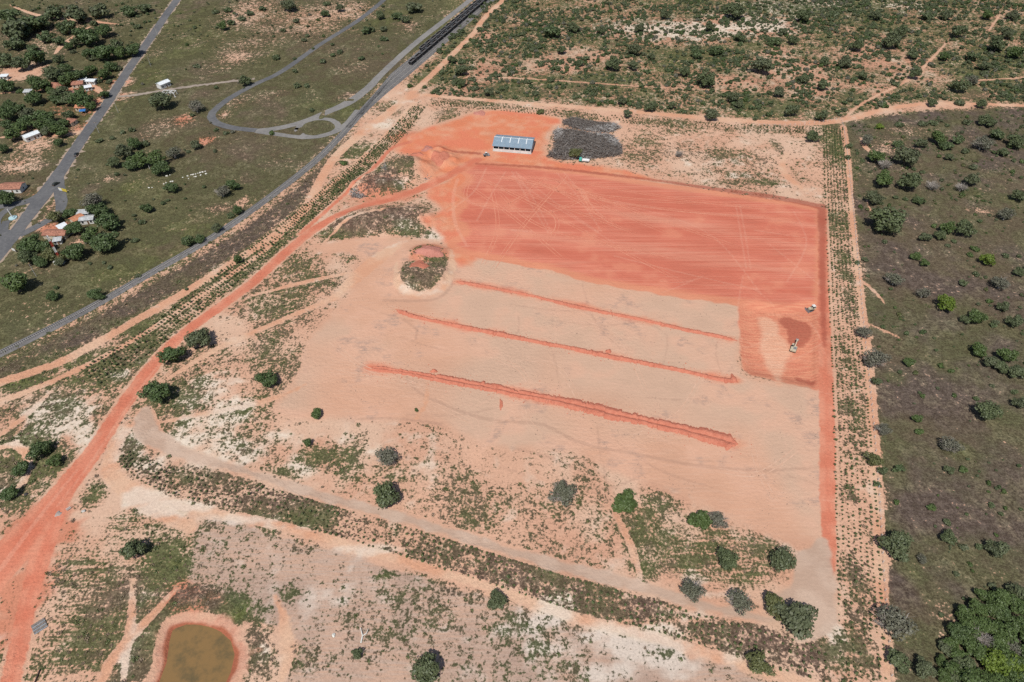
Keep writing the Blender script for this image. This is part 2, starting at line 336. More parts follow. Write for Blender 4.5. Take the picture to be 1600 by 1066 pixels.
# vegetation patches on the site: px, py, rx, ry, density, green, burn
PATCH = [(425,480,45,22,.95,.7,.2),(500,440,40,14,.8,.5,.3),(560,398,30,10,.8,.3,.4),(470,415,30,16,.8,.5,.3),(440,460,40,12,.8,.5,.2),(420,540,28,34,.9,.7,.3),(400,640,60,28,.75,.8,.2),
 (380,690,60,20,.7,.6,.3),(300,600,40,40,.75,.5,.4),(265,625,40,20,.9,.6,.3),(330,560,40,26,.7,.5,.3),(450,570,22,26,.8,.6,.3),(440,740,30,16,.9,.8,.2),(500,715,32,18,.95,.75,.3),(550,715,20,36,1.0,.75,.2),
 (610,740,26,16,.7,.4,.4),(280,650,30,24,.8,.7,.2),(320,745,80,16,.95,.6,.6),(450,790,70,16,1.0,.5,.8),(700,770,40,26,.65,.5,.4),(740,800,34,40,.7,.5,.4),(800,780,40,20,.6,.4,.4),(720,740,24,10,.7,.4,.4),
 (880,790,30,16,.7,.5,.4),(930,820,24,26,.6,.4,.4),(1000,840,26,46,.95,.7,.3),(1030,790,30,24,.9,.7,.2),(1040,850,40,30,.85,.6,.4),(1100,850,50,26,.75,.6,.4),(1160,900,40,20,.75,.8,.2),(1190,860,34,30,.75,.4,.6),(1080,880,40,22,.75,.7,.3),(1010,890,20,16,.9,.8,.2),
 (590,290,36,14,1.0,.1,1.25),(640,262,30,16,.95,.35,.8),(560,355,44,14,1.1,.05,1.3),(620,340,40,16,1.05,.05,1.3),(610,268,16,8,1.1,0,1.4),(640,360,30,12,.9,.5,.5),(520,368,20,8,1.0,.8,.2),(600,265,30,8,.9,.6,.3),(655,440,34,16,1.15,.35,.9),(684,410,18,20,1.1,.6,.6),(632,430,14,20,1.0,.45,.6),(645,392,12,6,1,.7,.3),
 (540,240,30,14,1,.6,.3),(560,235,24,10,1.0,.8,.2),(610,170,22,12,.9,.4,.3),(700,178,20,8,.8,.4,.3),(800,185,30,5,.4,.4,.3),
 (130,560,90,14,1.0,.9,.1),(40,600,60,14,1.1,1.0,.1),(220,510,50,14,1.0,.8,.2),(330,440,40,10,.9,.6,.3),(380,410,26,10,.9,.6,.2),(200,560,60,20,.95,.5,.4),(250,540,50,20,.95,.5,.4),(160,600,40,14,.9,.6,.3),(80,620,40,14,.8,.3,.6),(100,640,20,18,.8,.5,.3),
 (170,640,30,26,.65,.5,.3),(30,700,50,26,1.0,.7,.2),(10,740,50,30,1.05,.5,.4),(60,730,30,26,1.05,.7,.3),(90,720,24,16,1,.7,.2),(20,780,40,16,.9,.5,.3),(150,770,18,20,1.0,.7,.2),(20,640,30,16,.7,.3,.6),(200,700,20,30,.7,.3,.7),
 (255,870,34,36,1.1,.9,.1),(270,890,22,24,1.1,.9,.1),(230,905,18,16,.9,.8,.2),(170,895,16,16,.95,.8,.1),(120,900,60,40,.7,.5,.4),(150,960,60,40,.85,.6,.5),(190,930,40,30,.95,.4,.9),(130,1020,60,30,.85,.6,.6),(240,980,26,40,.9,.5,.7),(220,1040,40,40,.95,.4,.7),(60,1040,30,30,.8,.6,.3),(10,1040,20,30,1.0,.7,.2),
 (300,930,40,18,1.05,.4,1),(372,955,22,20,1.2,1.15,0),(340,945,30,16,1.0,.5,.7),(400,1000,20,40,.95,.5,.6),(410,1040,24,30,.9,.6,.4),(430,830,20,10,.8,.6,.3),(200,820,30,20,.7,.6,.3),(250,820,24,10,.7,.5,.3),(330,820,14,10,.9,.5,.6),
 (450,930,16,14,.75,.5,.5),(540,970,20,12,.75,.7,.4),(600,900,14,10,.8,.9,.2),(620,930,26,14,.7,.5,.5),(680,960,24,20,.8,.7,.4),(690,920,30,16,.75,.5,.5),(740,930,30,14,.75,.5,.5),(480,1030,40,24,.75,.6,.5),(600,990,20,20,.75,.7,.4),(580,1025,24,10,.7,.5,.5),(800,960,40,26,.75,.6,.5),(850,1000,40,30,.7,.6,.5),(890,1050,30,20,.7,.5,.5),(790,990,20,16,.7,.6,.4),(720,880,30,8,.8,.6,.5),(470,855,30,10,.6,.5,.5),(1040,1020,26,10,.6,.5,.5),
 (1000,245,40,14,.55,.4,.4),(1060,240,30,12,.6,.3,.6),(1130,240,30,8,.7,.5,.4),(1190,250,24,14,.6,.3,.6),(1100,270,60,6,.6,.4,.4),(1200,285,20,5,.95,.7,.3),(1140,285,40,4,.7,.4,.4),(1215,230,8,14,.8,.5,.5),(1050,206,60,5,.7,.5,.4),(1010,220,20,8,.7,.5,.5),(1190,205,40,4,.7,.4,.4),
 (1310,230,20,40,.95,.9,.1),(1320,400,16,14,1,.7,.3),(1325,430,14,16,.9,.4,.6),(1330,470,14,14,.9,.6,.5),(1326,640,14,12,1.1,.5,.6),(1325,770,12,14,1.0,.6,.5),(1335,900,16,30,.9,.4,.7),(1340,960,16,20,.9,.3,.8),(1325,560,10,20,.6,.4,.5),(1345,1020,20,30,1.0,.4,.8),(1270,1020,40,20,1.15,.4,.9),(1180,1000,50,16,1.1,.4,.9),
 (1010,950,40,14,1.0,.3,1),(1130,985,60,14,.9,.3,.8),(830,905,50,12,1.0,.4,.8),(700,860,40,14,.85,.4,.8),(480,810,40,12,1.05,.7,.5)]
for px, py, rx, ry, d, g, b in PATCH:
    s, m = blob(px, py, rx, ry); lay(dens[s], m, d); lay(green[s], m*.9, g); lay(burn[s], m*.9, b)
# tints inside the big grass areas: bright green, dark burnt, bare
TINT = [(30,110,30,12,.0,.4),(330,60,50,16,1.05,.9),(240,120,30,10,1.1,1.1),(190,160,30,12,1.1,.9),(120,215,14,8,1.1,1.1),(420,80,20,24,1.1,.95),(360,90,30,20,1,.6),(170,430,40,14,1.15,1.05),(60,480,40,14,1.1,.8),(40,320,50,14,1.1,.9),(90,305,14,10,1.1,.9),(205,292,12,10,1.1,1.2),(680,10,50,20,1.15,.75),(230,70,30,20,1.05,.7),(260,60,20,30,1.05,.8),
 (390,70,40,14,.75,.4),(370,90,20,8,.5,.3),(480,30,60,24,.48,.5),(390,20,50,20,.46,.5),(550,15,40,14,.5,.5),(420,150,30,10,.85,.2),(540,150,30,10,.85,.2),(350,180,10,6,.3,.3),(370,160,16,10,.7,.3),(285,188,14,8,.15,.3),(320,220,12,6,.3,.2),(270,195,36,10,.75,.0),(240,210,30,8,.85,.0),(170,280,14,6,.6,.3),(350,325,30,8,.8,.2),(380,315,8,8,.3,.3),(190,150,20,6,.4,.3),(150,160,8,16,.3,.2),(140,120,50,12,.75,.6),
 (40,115,30,9,.05,.3),(25,260,40,14,.4,.3),(60,225,34,18,.45,.4),(45,208,30,8,.3,.3),(120,200,24,8,.5,.3),(190,130,16,6,.2,.3),(60,70,60,20,.8,.5),(120,35,60,14,.6,.4),(430,50,30,10,.7,.2),(640,40,20,12,.8,.3),(100,170,20,20,.8,.5),(115,140,30,12,.35,.4),(85,320,8,10,.4,.2),(70,345,10,14,.5,.2),(25,340,12,10,.9,.4),(100,352,14,6,.2,.1),(80,356,18,6,.15,.1),(120,380,12,6,.4,.1)]
for px, py, rx, ry, d, g in TINT:
    s, m = blob(px, py, rx, ry); d += .16*(.2 < d < .9); lay(dens[s], m, d); lay(green[s], m, g); lay(burn[s], m*.5, .1)
TINTE = [(1430,205,60,10,.9,.3,.2),(1390,230,30,12,.7,.1,.2),(1345,330,10,30,1.1,.1,1),(1390,400,40,30,1.15,.1,1.1),(1500,330,60,20,1.1,.3,.5),(1440,440,60,20,1.15,.05,1.1),(1560,470,40,30,1.15,.1,1),(1420,620,50,30,1.2,0,1.3),(1500,640,50,30,1.15,.1,1.1),(1440,560,40,20,1.1,.4,.5),(1580,680,30,40,1.1,.3,.5),(1400,590,20,12,1.1,.8,.2),(1570,650,20,12,1.1,.9,.2),(1495,705,20,10,1.1,.9,.1),(1440,800,40,30,1.2,.05,1.2),(1550,780,40,30,1.1,.3,.7),(1500,870,60,24,1.05,.5,.4),(1430,890,20,20,1.1,.9,.2),(1410,925,24,22,1.2,0,1.4),(1470,950,20,30,.85,.3,.4),(1430,1000,24,24,1.05,.9,.1),(1540,900,40,10,1.0,.6,.3),(1520,300,20,6,1.1,.9,.1),(1580,310,16,6,1.1,1,.1),(1530,330,24,5,.8,.1,.2),(1480,240,30,10,1.05,.5,.2),(1350,610,6,8,.3,.2,.2),(1380,775,10,16,.5,.2,.2),(1388,870,6,10,.4,.2,.2),(1475,1000,6,20,.5,.2,.2),(1365,730,10,14,.7,.8,.2)]
for px, py, rx, ry, d, g, b in TINTE:
    s, m = blob(px, py, rx, ry); lay(dens[s], m, d+.15*(d > 1)); lay(green[s], m, g); lay(burn[s], m, b)
TINTN = [(1050,45,120,16,.35,.3),(1180,40,60,14,.3,.3),(900,90,60,14,.35,.4),(860,105,50,10,.3,.4),(1230,110,60,20,.3,.4),(1280,140,70,14,.3,.4),(1350,90,40,14,.4,.4),(760,110,30,20,.35,.4),(720,140,40,10,.4,.4),(850,140,80,6,.95,.5),(760,155,60,8,.9,.5),(1330,150,24,10,1,.5),(1000,160,100,7,.75,.5),(1480,140,60,10,.95,.4),(1550,150,60,10,.9,.4),(760,60,14,10,.2,.3),(680,140,12,6,.1,.2),(1150,130,80,10,.3,.3),(1400,100,60,30,.5,.5),(1480,30,80,20,.75,.6),(960,20,80,14,.7,.6),(820,30,50,20,.75,.6)]
for px, py, rx, ry, d, g in TINTN:
    s, m = blob(px, py, rx, ry); lay(dens[s], m, d); lay(green[s], m, g)
WHITE = [(100,650,44,26,.95),(70,640,30,16,.8),(130,670,30,20,.8),(320,640,60,40,.55),(350,690,60,24,.6),(200,720,34,24,.6),(420,690,40,30,.4),(600,700,80,20,.2),(1130,760,100,30,.25),(1220,760,50,60,.3),(1060,46,110,14,.8),(1190,40,50,12,.9),(1240,10,90,14,.8),(1150,25,40,10,.7),(1420,12,60,10,.5),(330,610,36,22,.75),(300,660,30,20,.6),(360,650,34,20,.8),(390,700,34,20,.8),(300,690,40,14,.8),(360,720,50,12,.7),(470,735,30,10,.5),(235,775,40,12,1.0),(300,790,30,8,1.0),(260,792,34,12,1.1),(200,700,26,24,.7),(230,725,30,16,.85),(110,645,30,22,.75),(100,670,34,16,.8),(60,670,20,10,.6),(140,690,20,14,.5),(25,690,30,8,.8),(35,735,12,20,.7),(5,765,20,8,.8),(215,560,14,10,.5),(190,585,20,8,.7),(80,630,40,14,.5),
 (870,960,50,20,.8),(920,990,50,24,.8),(980,1010,60,26,.95),(1040,1030,60,24,.8),(850,1010,40,14,.5),(800,985,20,12,.8),(830,975,30,14,.8),(860,940,30,10,.8),(690,985,14,10,.7),(720,1000,20,12,.5),(960,1050,60,20,.8),(1000,985,60,10,.7),(600,860,60,8,.5),(440,825,40,8,.6),(380,812,50,8,.7),(200,1040,14,40,.9),(215,960,10,30,.6),(250,930,20,16,.5),(640,355,30,10,.7),(690,365,30,12,.8),(580,380,60,6,.6),(680,345,20,10,.6),(600,290,14,6,.7),(620,290,20,8,.7),(545,340,16,8,.5),(655,460,40,6,.4),(640,455,14,10,.5),(1085,905,30,12,.6),(1110,930,30,10,.5),(1120,960,60,8,.5),(1000,935,40,8,.3),(800,190,20,3,.4),(630,160,20,8,.3),(600,195,20,8,.5),(650,215,10,8,.5),(1310,1000,16,20,.5),(1300,985,16,10,.7),(1110,250,50,8,.4),(1180,275,40,6,.5),(410,1010,12,30,.6),(430,1050,10,20,.5),(560,930,80,20,.25)]
for px, py, rx, ry, v in WHITE:
    s, m = blob(px, py, rx, ry); white[s] = np.maximum(white[s], m*v)
# village soil is reddish: stored in dark channel strength later
dens = np.clip(dens, -.2, 1.4); green = np.clip(green, 0, 1.3); burn = np.clip(burn, 0, 1.4)

# ---- relief
hz = (vnoise(40, 5)-.5)*.0 + np.zeros((NY, NX))
def sstep(a, b, x): t = np.clip((x-a)/(b-a), 0, 1); return t*t*(3-2*t)
hz += -1.6*sstep(-1, 6, z['pit'])*np.clip(1-sstep(-3, 0, eastroad), 0, 1)
hz += -2.0*sstep(-.6, 3.5, pond) + .5*np.exp(-((pond+4)/3.)**2)*(pond > -13)
MOUND = [(590,288,36,14,3.6),(640,268,34,18,4.2),(600,345,60,16,3.6),(640,340,30,14,3.2),(660,432,34,18,3.2),(670,395,24,9,2.6),(684,240,16,9,2.2),(700,252,16,10,2.0),(660,250,10,10,1.8),(545,352,26,8,1.6)]
for px, py, rx, ry, h in MOUND:
    s, m = blob(px, py, rx, ry); m = m*m*(3-2*m); hz[s] = np.maximum(hz[s], h*m*(.7+.6*n9[s]))
hz += np.clip(hz, 0, 2)*(vnoise(3.6, 8)-.5)*.9
s, m = blob(20, 735, 44, 34); hz[s] -= 2.2*m*m*(3-2*m)
bank = np.exp(-((dark)/2.)**2)
hz += (n9-.5)*.12*np.clip(1-np.maximum(z['pad'], z['pale'])/3, 0, 1)*np.clip(dens, 0, 1)

# ---- faces to setting objects
def fc(F): return np.maximum.reduce([F[:-1, :-1], F[1:, :-1], F[:-1, 1:], F[1:, 1:]])*.5+np.minimum.reduce([F[:-1, :-1], F[1:, :-1], F[:-1, 1:], F[1:, 1:]])*.5
zone = np.zeros((NY-1, NX-1), np.int32)
ZN = [('ground', None), ('graded_field', z['pale']), ('red_earth_field', np.maximum(z['pad'], z['yard'])), ('excavation', z['pit']), ('sandy_clearing', greyf),
      ('sandy_track', whitetrack), ('service_track', inner), ('perimeter_track', easttrack), ('gravel_road', gravel_road), ('dirt_road', north_road), ('railside_road', rail_road), ('east_haul_road', eastroad), ('haul_road', haul)]
for i, (nm, F) in enumerate(ZN):
    if F is not None: zone[fc(F) > 0] = i
idx = np.arange(NX*NY).reshape(NY, NX)
Q = np.stack([idx[:-1, :-1], idx[:-1, 1:], idx[1:, 1:], idx[1:, :-1]], -1)
VCO = np.stack([GX, GY, hz], -1).reshape(-1, 3).astype(np.float32)
SWM = inside([(110,800),(200,770),(290,850),(330,930),(300,960),(230,1120),(20,1120),(60,950)], 10); SEM = inside([(1060,800),(1140,800),(1260,850),(1240,920),(1200,945),(1060,930),(1000,880)], 8)
village = np.zeros((NY, NX), np.float32)
for t in [(120,150,60,40),(90,360,40,20),(150,170,20,30),(45,300,20,6),(285,188,16,8),(600,300,50,20),(690,240,40,16),(670,395,40,14),(300,930,60,30),(70,830,60,40),(30,940,40,60),(320,220,16,8),(640,215,30,10)]:
    s, m = blob(*t); village[s] = np.maximum(village[s], m)
ATT = {'za': (z['pad'], z['yard'], z['pale'], red), 'zb': (sand, gravel, greyf, white), 'zc': (dens, green, burn, village), 'zd': (track, smudge, dark, np.maximum(floor_, -MARG)), 'ze': (z['pit'], pond, np.maximum(E_, V_), N_), 'zf': (SWM, SEM, W, np.zeros((NY, NX), np.float32))}
ATT = {k: np.stack([np.broadcast_to(a, (NY, NX)) for a in v], -1).reshape(-1, 4).astype(np.float32) for k, v in ATT.items()}

def fbm(sc, seed, oct_=3, stretch=None):
    global GX, GY
    sx, sy = GX, GY
    if stretch: c_, s_ = math.cos(stretch[0]), math.sin(stretch[0]); GX, GY = (sx*c_+sy*s_)*stretch[1], (-sx*s_+sy*c_)*stretch[2]
    a = sum(vnoise(sc/2.1**k, seed+k)*.55**k for k in range(oct_)); GX, GY = sx, sy
    return (.5+(a-a.mean())/a.std()*.115).astype(np.float32)
AX = PP([(745, 250), (1285, 321)]); PAD_ROT = math.atan2(*(AX[1]-AX[0])[::-1])
ATT['zg'] = np.stack([fbm(70, 80), fbm(15, 84, 4), fbm(6.2, 90), fbm(11, 95, 2, (PAD_ROT, .07, 1.))], -1).reshape(-1, 4)
# ---- the soil material
AX = PP([(745, 250), (1285, 321)]); PAD_ROT = math.atan2(*(AX[1]-AX[0])[::-1])
def soil_material():
    mat = bpy.data.materials.new('soil'); n = NT(mat); n.dim = '2D'; p = n.pos()
    pad, yard, pale, redr = n.attr('za'); sandr, grav, greyf_, wh = n.attr('zb'); d, g, b, vill = n.attr('zc'); trk, smu, drk, flo = n.attr('zd'); pit_, pnd, eastm, scr = n.attr('ze'); swm, sem, wst, _ = n.attr('zf')
    L, M_, F0, ST3 = n.attr('zg'); F1 = n.noise(p, .33, 3, .62); F2 = n.noise(p, 1.0, 2, .6)
    ax = n.mapping(p, -PAD_ROT, (.012, .42, 1)); ST = n.noise(ax, 1., 3, .62)
    ax2 = n.mapping(p, -PAD_ROT, (.02, .95, 1)); ST2 = n.noise(ax2, 1., 3, .7)
    ax4 = n.mapping(p, PAD_ROT*-1+.9, (.10, 1.2, 1)); ST4 = n.noise(ax4, 1., 3, .6)
    vm = n.new('ShaderNodeMix'); vm.data_type = 'VECTOR'; n.ln(sem, vm.inputs[0]); n.ln(n.mapping(p, -.72, (.07, .75, 1)), vm.inputs[4]); n.ln(n.mapping(p, .42, (.06, .62, 1)), vm.inputs[5]); sw_ = n.noise(vm.outputs[1], 1., 3, .65); se_ = sw_; FX = n.noise(p, 2.2, 1, .6)
    # base soil
    c = n.mix(n.rng(M_, .35, .68), (.565, .318, .212), (.570, .378, .268))
    c = n.mix(n.rng(L, .40, .70), c, (.575, .338, .228))
    c = n.mix(n.m('MULTIPLY', scr, .65), c, n.mix(n.rng(F0, .35, .65), (.44, .215, .135), (.42, .285, .19)))
    c = n.mix(n.m('MULTIPLY', n.rng(n.m('ADD', F0, n.m('MULTIPLY', vill, .9)), .75, 1.15), .9), c, (.52, .20, .12))
    wv = n.rng(n.m('ADD', wh, n.m('MULTIPLY', n.m('SUBTRACT', F0, .5), 1.6)), .12, .78)
    c = n.mix(n.m('MULTIPLY', wv, .85), c, n.mix(n.rng(F1, .3, .7), (.60, .48, .365), (.69, .60, .49)))
    def zone_(F, w, amp, nz):            # ragged-edged mask of a measured outline
        return n.rng(n.m('MULTIPLY_ADD', n.m('SUBTRACT', nz, .5), amp, F), -w, w)
    # grey scraped field
    gf = zone_(greyf_, 1.2, 5, F0)
    gcol = n.mix(n.rng(M_, .3, .7), (.38, .265, .205), (.47, .305, .22)); gcol = n.mix(n.rng(ST4, .35, .7), gcol, (.44, .32, .25))
    gcol = n.mix(n.m('MULTIPLY', wv, .85), gcol, (.61, .52, .44))
    c = n.mix(n.m('MULTIPLY', gf, .92), c, gcol)
    # weeds and grass
    F1w = n.mix(n.m('MULTIPLY', swm, .75), F1, sw_); F1w = n.mix(n.m('MULTIPLY', sem, .8), F1w, se_)
    nz = n.m('ADD', n.m('MULTIPLY', F1w, .55), n.m('MULTIPLY', F2, .45))
    nz = n.m('MULTIPLY_ADD', n.m('SUBTRACT', M_, .5), .22, nz)
    thr = n.m('MULTIPLY_ADD', d, .285, .325)
    hardz = n.m('MAXIMUM', n.m('MAXIMUM', n.rng(pad, -1., .5), n.rng(yard, -3., 1.)), n.m('MAXIMUM', n.m('MAXIMUM', n.m('MULTIPLY', n.rng(pale, -2., 2.), .93), n.rng(redr, -1.4, -.2)), n.m('MAXIMUM', n.m('MULTIPLY', n.rng(sandr, -.8, .5), .85), n.m('MULTIPLY', n.rng(grav, -1., .3), .9))))
    hardz = n.m('MAXIMUM', hardz, n.rng(pnd, -4.5, -1.5))
    thr = n.m('SUBTRACT', thr, n.m('MULTIPLY', hardz, .55))
    wm = n.rng(n.m('SUBTRACT', thr, nz), -.06, .06)
    gg = n.m('MULTIPLY_ADD', n.m('SUBTRACT', F0, .5), 1.3, g)
    gr = n.mix(n.rng(gg, .10, .65), (.142, .122, .070), (.094, .120, .044))
    gr = n.mix(n.rng(gg, .75, 1.3), gr, (.105, .165, .030))
    bb = n.m('MULTIPLY_ADD', n.m('SUBTRACT', M_, .5), 1.6, b)
    gr = n.mix(n.rng(bb, .35, 1.15), gr, n.mix(eastm, n.mix(n.rng(F1, .35, .65), (.115, .075, .058), (.21, .135, .105)), n.mix(n.rng(F1, .35, .65), (.082, .066, .060), (.130, .102, .088))))
    gr = n.mix(n.m('MULTIPLY', wst, .42), gr, (.035, .040, .023)); gr = n.mix(n.m('MULTIPLY', eastm, .36), gr, (.045, .043, .036))
    gr = n.mix(n.rng(n.m('ADD', n.m('MULTIPLY', F2, .5), n.m('MULTIPLY', F1, .5)), .36, .62), n.mix(.52, (0, 0, 0), gr), n.mix(n.rng(F0, .45, .7), gr, n.mix(.35, gr, (.24, .20, .12))))
    gr = n.mix(n.m('MULTIPLY', n.rng(FX, .52, .72), .5), gr, n.mix(.4, gr, (.26, .23, .15)))
    c = n.mix(n.m('MULTIPLY', wm, .93), c, gr)
    # graded pale field
    pf = zone_(pale, 2.6, 12, n.m('MULTIPLY_ADD', M_, .6, n.m('MULTIPLY', F0, .4)))
    pc = n.mix(n.rng(L, .40, .60), (.590, .335, .222), (.555, .365, .258)); pc = n.mix(n.m('MULTIPLY', n.rng(M_, .42, .66), .7), pc, (.59, .345, .238))
    pc = n.mix(n.m('MULTIPLY', n.rng(ST4, .48, .70), .30), pc, (.64, .41, .295)); pc = n.mix(n.m('MULTIPLY', n.rng(ST2, .54, .72), .22), pc, (.46, .285, .20))
    sm = n.m('MULTIPLY', n.rng(n.m('ADD', n.m('MULTIPLY', M_, .55), n.m('MULTIPLY', F0, .5)), .585, .72), n.rng(n.m('ADD', n.m('MULTIPLY', F1, .5), n.m('MULTIPLY', ST4, .5)), .40, .60))
    pc = n.mix(n.m('MULTIPLY', sm, .62), pc, (.30, .215, .175))
    pc = n.mix(n.m('MULTIPLY', n.rng(F2, .66, .76), n.rng(F0, .5, .62)), pc, (.24, .16, .12))
    c = n.mix(n.m('MULTIPLY', pf, n.m('SUBTRACT', .97, n.m('MULTIPLY', wm, .6))), c, pc)
    c = n.mix(n.m('MULTIPLY', n.rng(n.m('MULTIPLY_ADD', n.m('SUBTRACT', F1, .5), 1.2, smu), -.4, .6), .34), c, (.33, .20, .145))
    # yard, red field, haul roads
    ym = zone_(yard, 3.2, 9, M_)
    yc = n.mix(n.rng(F0, .3, .7), (.62, .205, .105), (.63, .285, .17)); yc = n.mix(n.rng(M_, .5, .7), yc, (.60, .18, .10))
    c = n.mix(n.m('MULTIPLY', ym, .95), c, yc)
    pm = zone_(pad, .7, 3.5, F0)
    rc = n.mix(n.rng(ST, .30, .70), (.535, .155, .098), (.61, .205, .135)); rc = n.mix(n.rng(ST3, .50, .66), rc, (.60, .24, .16))
    rc = n.mix(n.m('MULTIPLY', n.rng(ST2, .52, .66), .40), rc, (.64, .30, .205)); rc = n.mix(n.m('MULTIPLY', n.rng(ST2, .47, .36), .42), rc, (.45, .115, .075)); rc = n.mix(n.m('MULTIPLY', n.rng(ST3, .5, .34), .6), rc, (.515, .135, .085))
    rc = n.mix(n.m('MULTIPLY', n.rng(M_, .58, .75), .32), rc, (.62, .27, .165))
    rim = n.rng(n.m('MULTIPLY_ADD', n.m('SUBTRACT', ST, .5), 6, pad), 7., 3.)
    rc = n.mix(n.m('MULTIPLY', rim, .7), rc, (.62, .255, .145))
    c = n.mix(n.m('MULTIPLY', pm, .98), c, rc)
    qm = zone_(pit_, .9, 3.0, F0)
    c = n.mix(qm, c, n.mix(n.rng(ST4, .35, .65), (.56, .195, .12), (.63, .265, .16)))
    rm = zone_(redr, .55, 2.0, F1)
    rr = n.mix(n.rng(F0, .3, .7), (.545, .175, .105), (.60, .245, .155)); rr = n.mix(n.m('MULTIPLY', n.rng(redr, 1.2, 3.2), .5), rr, (.56, .16, .095))
    c = n.mix(n.m('MULTIPLY', rm, .95), c, rr)
    # sandy tracks and gravel road
    sm2 = zone_(sandr, .8, 3.6, F1)
    sc = n.mix(n.rng(M_, .35, .65), (.60, .315, .195), (.60, .385, .26)); sc = n.mix(n.m('MULTIPLY', wv, .7), sc, (.66, .56, .46))
    c = n.mix(n.m('MULTIPLY', n.m('MULTIPLY', sm2, .92), n.m('SUBTRACT', 1., n.m('MULTIPLY', rm, .9))), c, sc)
    gm = n.m('MULTIPLY', zone_(grav, .8, 4., F0), .96)
    c = n.mix(n.m('MULTIPLY', gm, .95), c, n.mix(n.rng(n.m('ADD', n.m('MULTIPLY', F0, .8), n.m('MULTIPLY', ST4, .2)), .38, .62), (.45, .315, .235), (.52, .378, .288)))
    fm = zone_(flo, 1.6, 4, F0)
    c = n.mix(n.m('MULTIPLY', fm, .9), c, n.mix(n.rng(ST4, .3, .7), (.64, .33, .21), (.68, .40, .27)))
    tm = n.rng(n.m('MULTIPLY_ADD', n.m('SUBTRACT', F2, .5), .9, trk), -.45, .45)
    c = n.mix(n.m('MULTIPLY', tm, .22), c, (.70, .42, .30))
    dm = zone_(drk, 1., 2.5, F1)
    c = n.mix(n.m('MULTIPLY', dm, .72), c, (.33, .085, .055))
    # pond bank: pink mud, darker where wet
    pb = n.rng(n.m('MULTIPLY_ADD', n.m('SUBTRACT', n.m('ADD', F0, M_), 1.), 14, pnd), -4.8, -1.6)
    c = n.mix(pb, c, n.mix(n.rng(F1, .3, .7), (.50, .245, .165), (.56, .31, .215)))
    c = n.mix(n.rng(n.m('MULTIPLY_ADD', n.m('SUBTRACT', F0, .5), 4, pnd), -1.5, 0.), c, (.34, .115, .065))
    smz = n.m('MAXIMUM', n.rng(pale, -1., 1.), n.m('MAXIMUM', n.rng(pad, -1., 1.), n.rng(grav, -1., 1.)))
    n.base(n.mix(n.m('ADD', n.m('MULTIPLY_ADD', n.m('SUBTRACT', F2, .5), n.m('MULTIPLY_ADD', smz, -.26, .34), .90), n.m('ADD', n.m('MULTIPLY', n.m('SUBTRACT', FX, .5), n.m('MULTIPLY_ADD', smz, -.24, .30)), n.m('MULTIPLY', n.m('SUBTRACT', M_, .5), .22))), (0, 0, 0), c))
    n.bump(n.m('MULTIPLY', n.noise(p, .6, 3, .65), n.m('MULTIPLY_ADD', d, .9, .12, clamp=True)), .9, .7)
    n.bs.inputs['Roughness'].default_value = 1.0; n.bs.inputs['Specular IOR Level'].default_value = .05
    return mat
SOIL = soil_material()
for i, (nm, F) in enumerate(ZN):
    q = Q[zone == i]
    if not len(q): continue
    u, inv = np.unique(q, return_inverse=True); inv = inv.reshape(q.shape)
    me = bpy.data.meshes.new(nm); me.vertices.add(len(u)); me.loops.add(q.size); me.polygons.add(len(q))
    me.vertices.foreach_set('co', VCO[u].ravel()); me.loops.foreach_set('vertex_index', inv.ravel().astype(np.int32))
    me.polygons.foreach_set('loop_start', np.arange(0, q.size, 4, dtype=np.int32))
    me.polygons.foreach_set('use_smooth', np.ones(len(q), bool)); me.update(calc_edges=True)
    for k, a in ATT.items():
        at = me.attributes.new(k, 'FLOAT_COLOR', 'POINT'); at.data.foreach_set('color', a[u].ravel())
    tag(link(nm, me, None, SOIL), kind='structure')
def gz(x, y):
    i = min(max(np.searchsorted(gx, x)-1, 0), NX-2); j = min(max(np.searchsorted(gy, y)-1, 0), NY-2)
    fx = (x-gx[i])/(gx[i+1]-gx[i]); fy = (y-gy[j])/(gy[j+1]-gy[j])
    return float((hz[j, i]*(1-fx)+hz[j, i+1]*fx)*(1-fy)+(hz[j+1, i]*(1-fx)+hz[j+1, i+1]*fx)*fy)
def fld(F, x, y): return F[np.clip(np.searchsorted(gy, y), 0, NY-1), np.clip(np.searchsorted(gx, x), 0, NX-1)]
# pond water
def ruts(name, lines, cols, wd):                # shallow tyre marks pressed into the soil
    m = bpy.data.materials.new(name); n = NT(m); q_ = n.pos(); n.base(n.mix(n.rng(n.noise(q_, .4, 3), .35, .65), *cols))
    V, F = [], []
    for l in lines:
        w = smooth(PP(l), 2.5); t = np.gradient(w, axis=0); t /= np.linalg.norm(t, axis=1)[:, None]; nn = np.stack([-t[:, 1], t[:, 0]], 1)
        for o in (-.95, .95):
            h_ = wd/2*np.clip(np.sin(np.linspace(0.05, 3.09, len(w)))*2, .15, 1)[:, None]*rng.uniform(.6, 1.2); b_ = len(V)
            for a, c in zip(w+nn*o-nn*h_, w+nn*o+nn*h_): V += [(a[0], a[1], gz(*a)+.02+.0004*len(F) % .02), (c[0], c[1], gz(*c)+.02+.0004*len(F) % .02)]
            F += [(b_+2*k, b_+2*k+2, b_+2*k+3, b_+2*k+1) for k in range(len(w)-1)]
    me = bpy.data.meshes.new(name); me.from_pydata(V, [], F); me.update()
    if me.polygons[0].normal.z < 0: me.flip_normals()
    tag(link(name, me, None, m), kind='structure')
ruts('tyre_marks', RUTS, ((.545, .195, .118), (.60, .255, .165)), .42)
rr = random.Random(9); GR = []
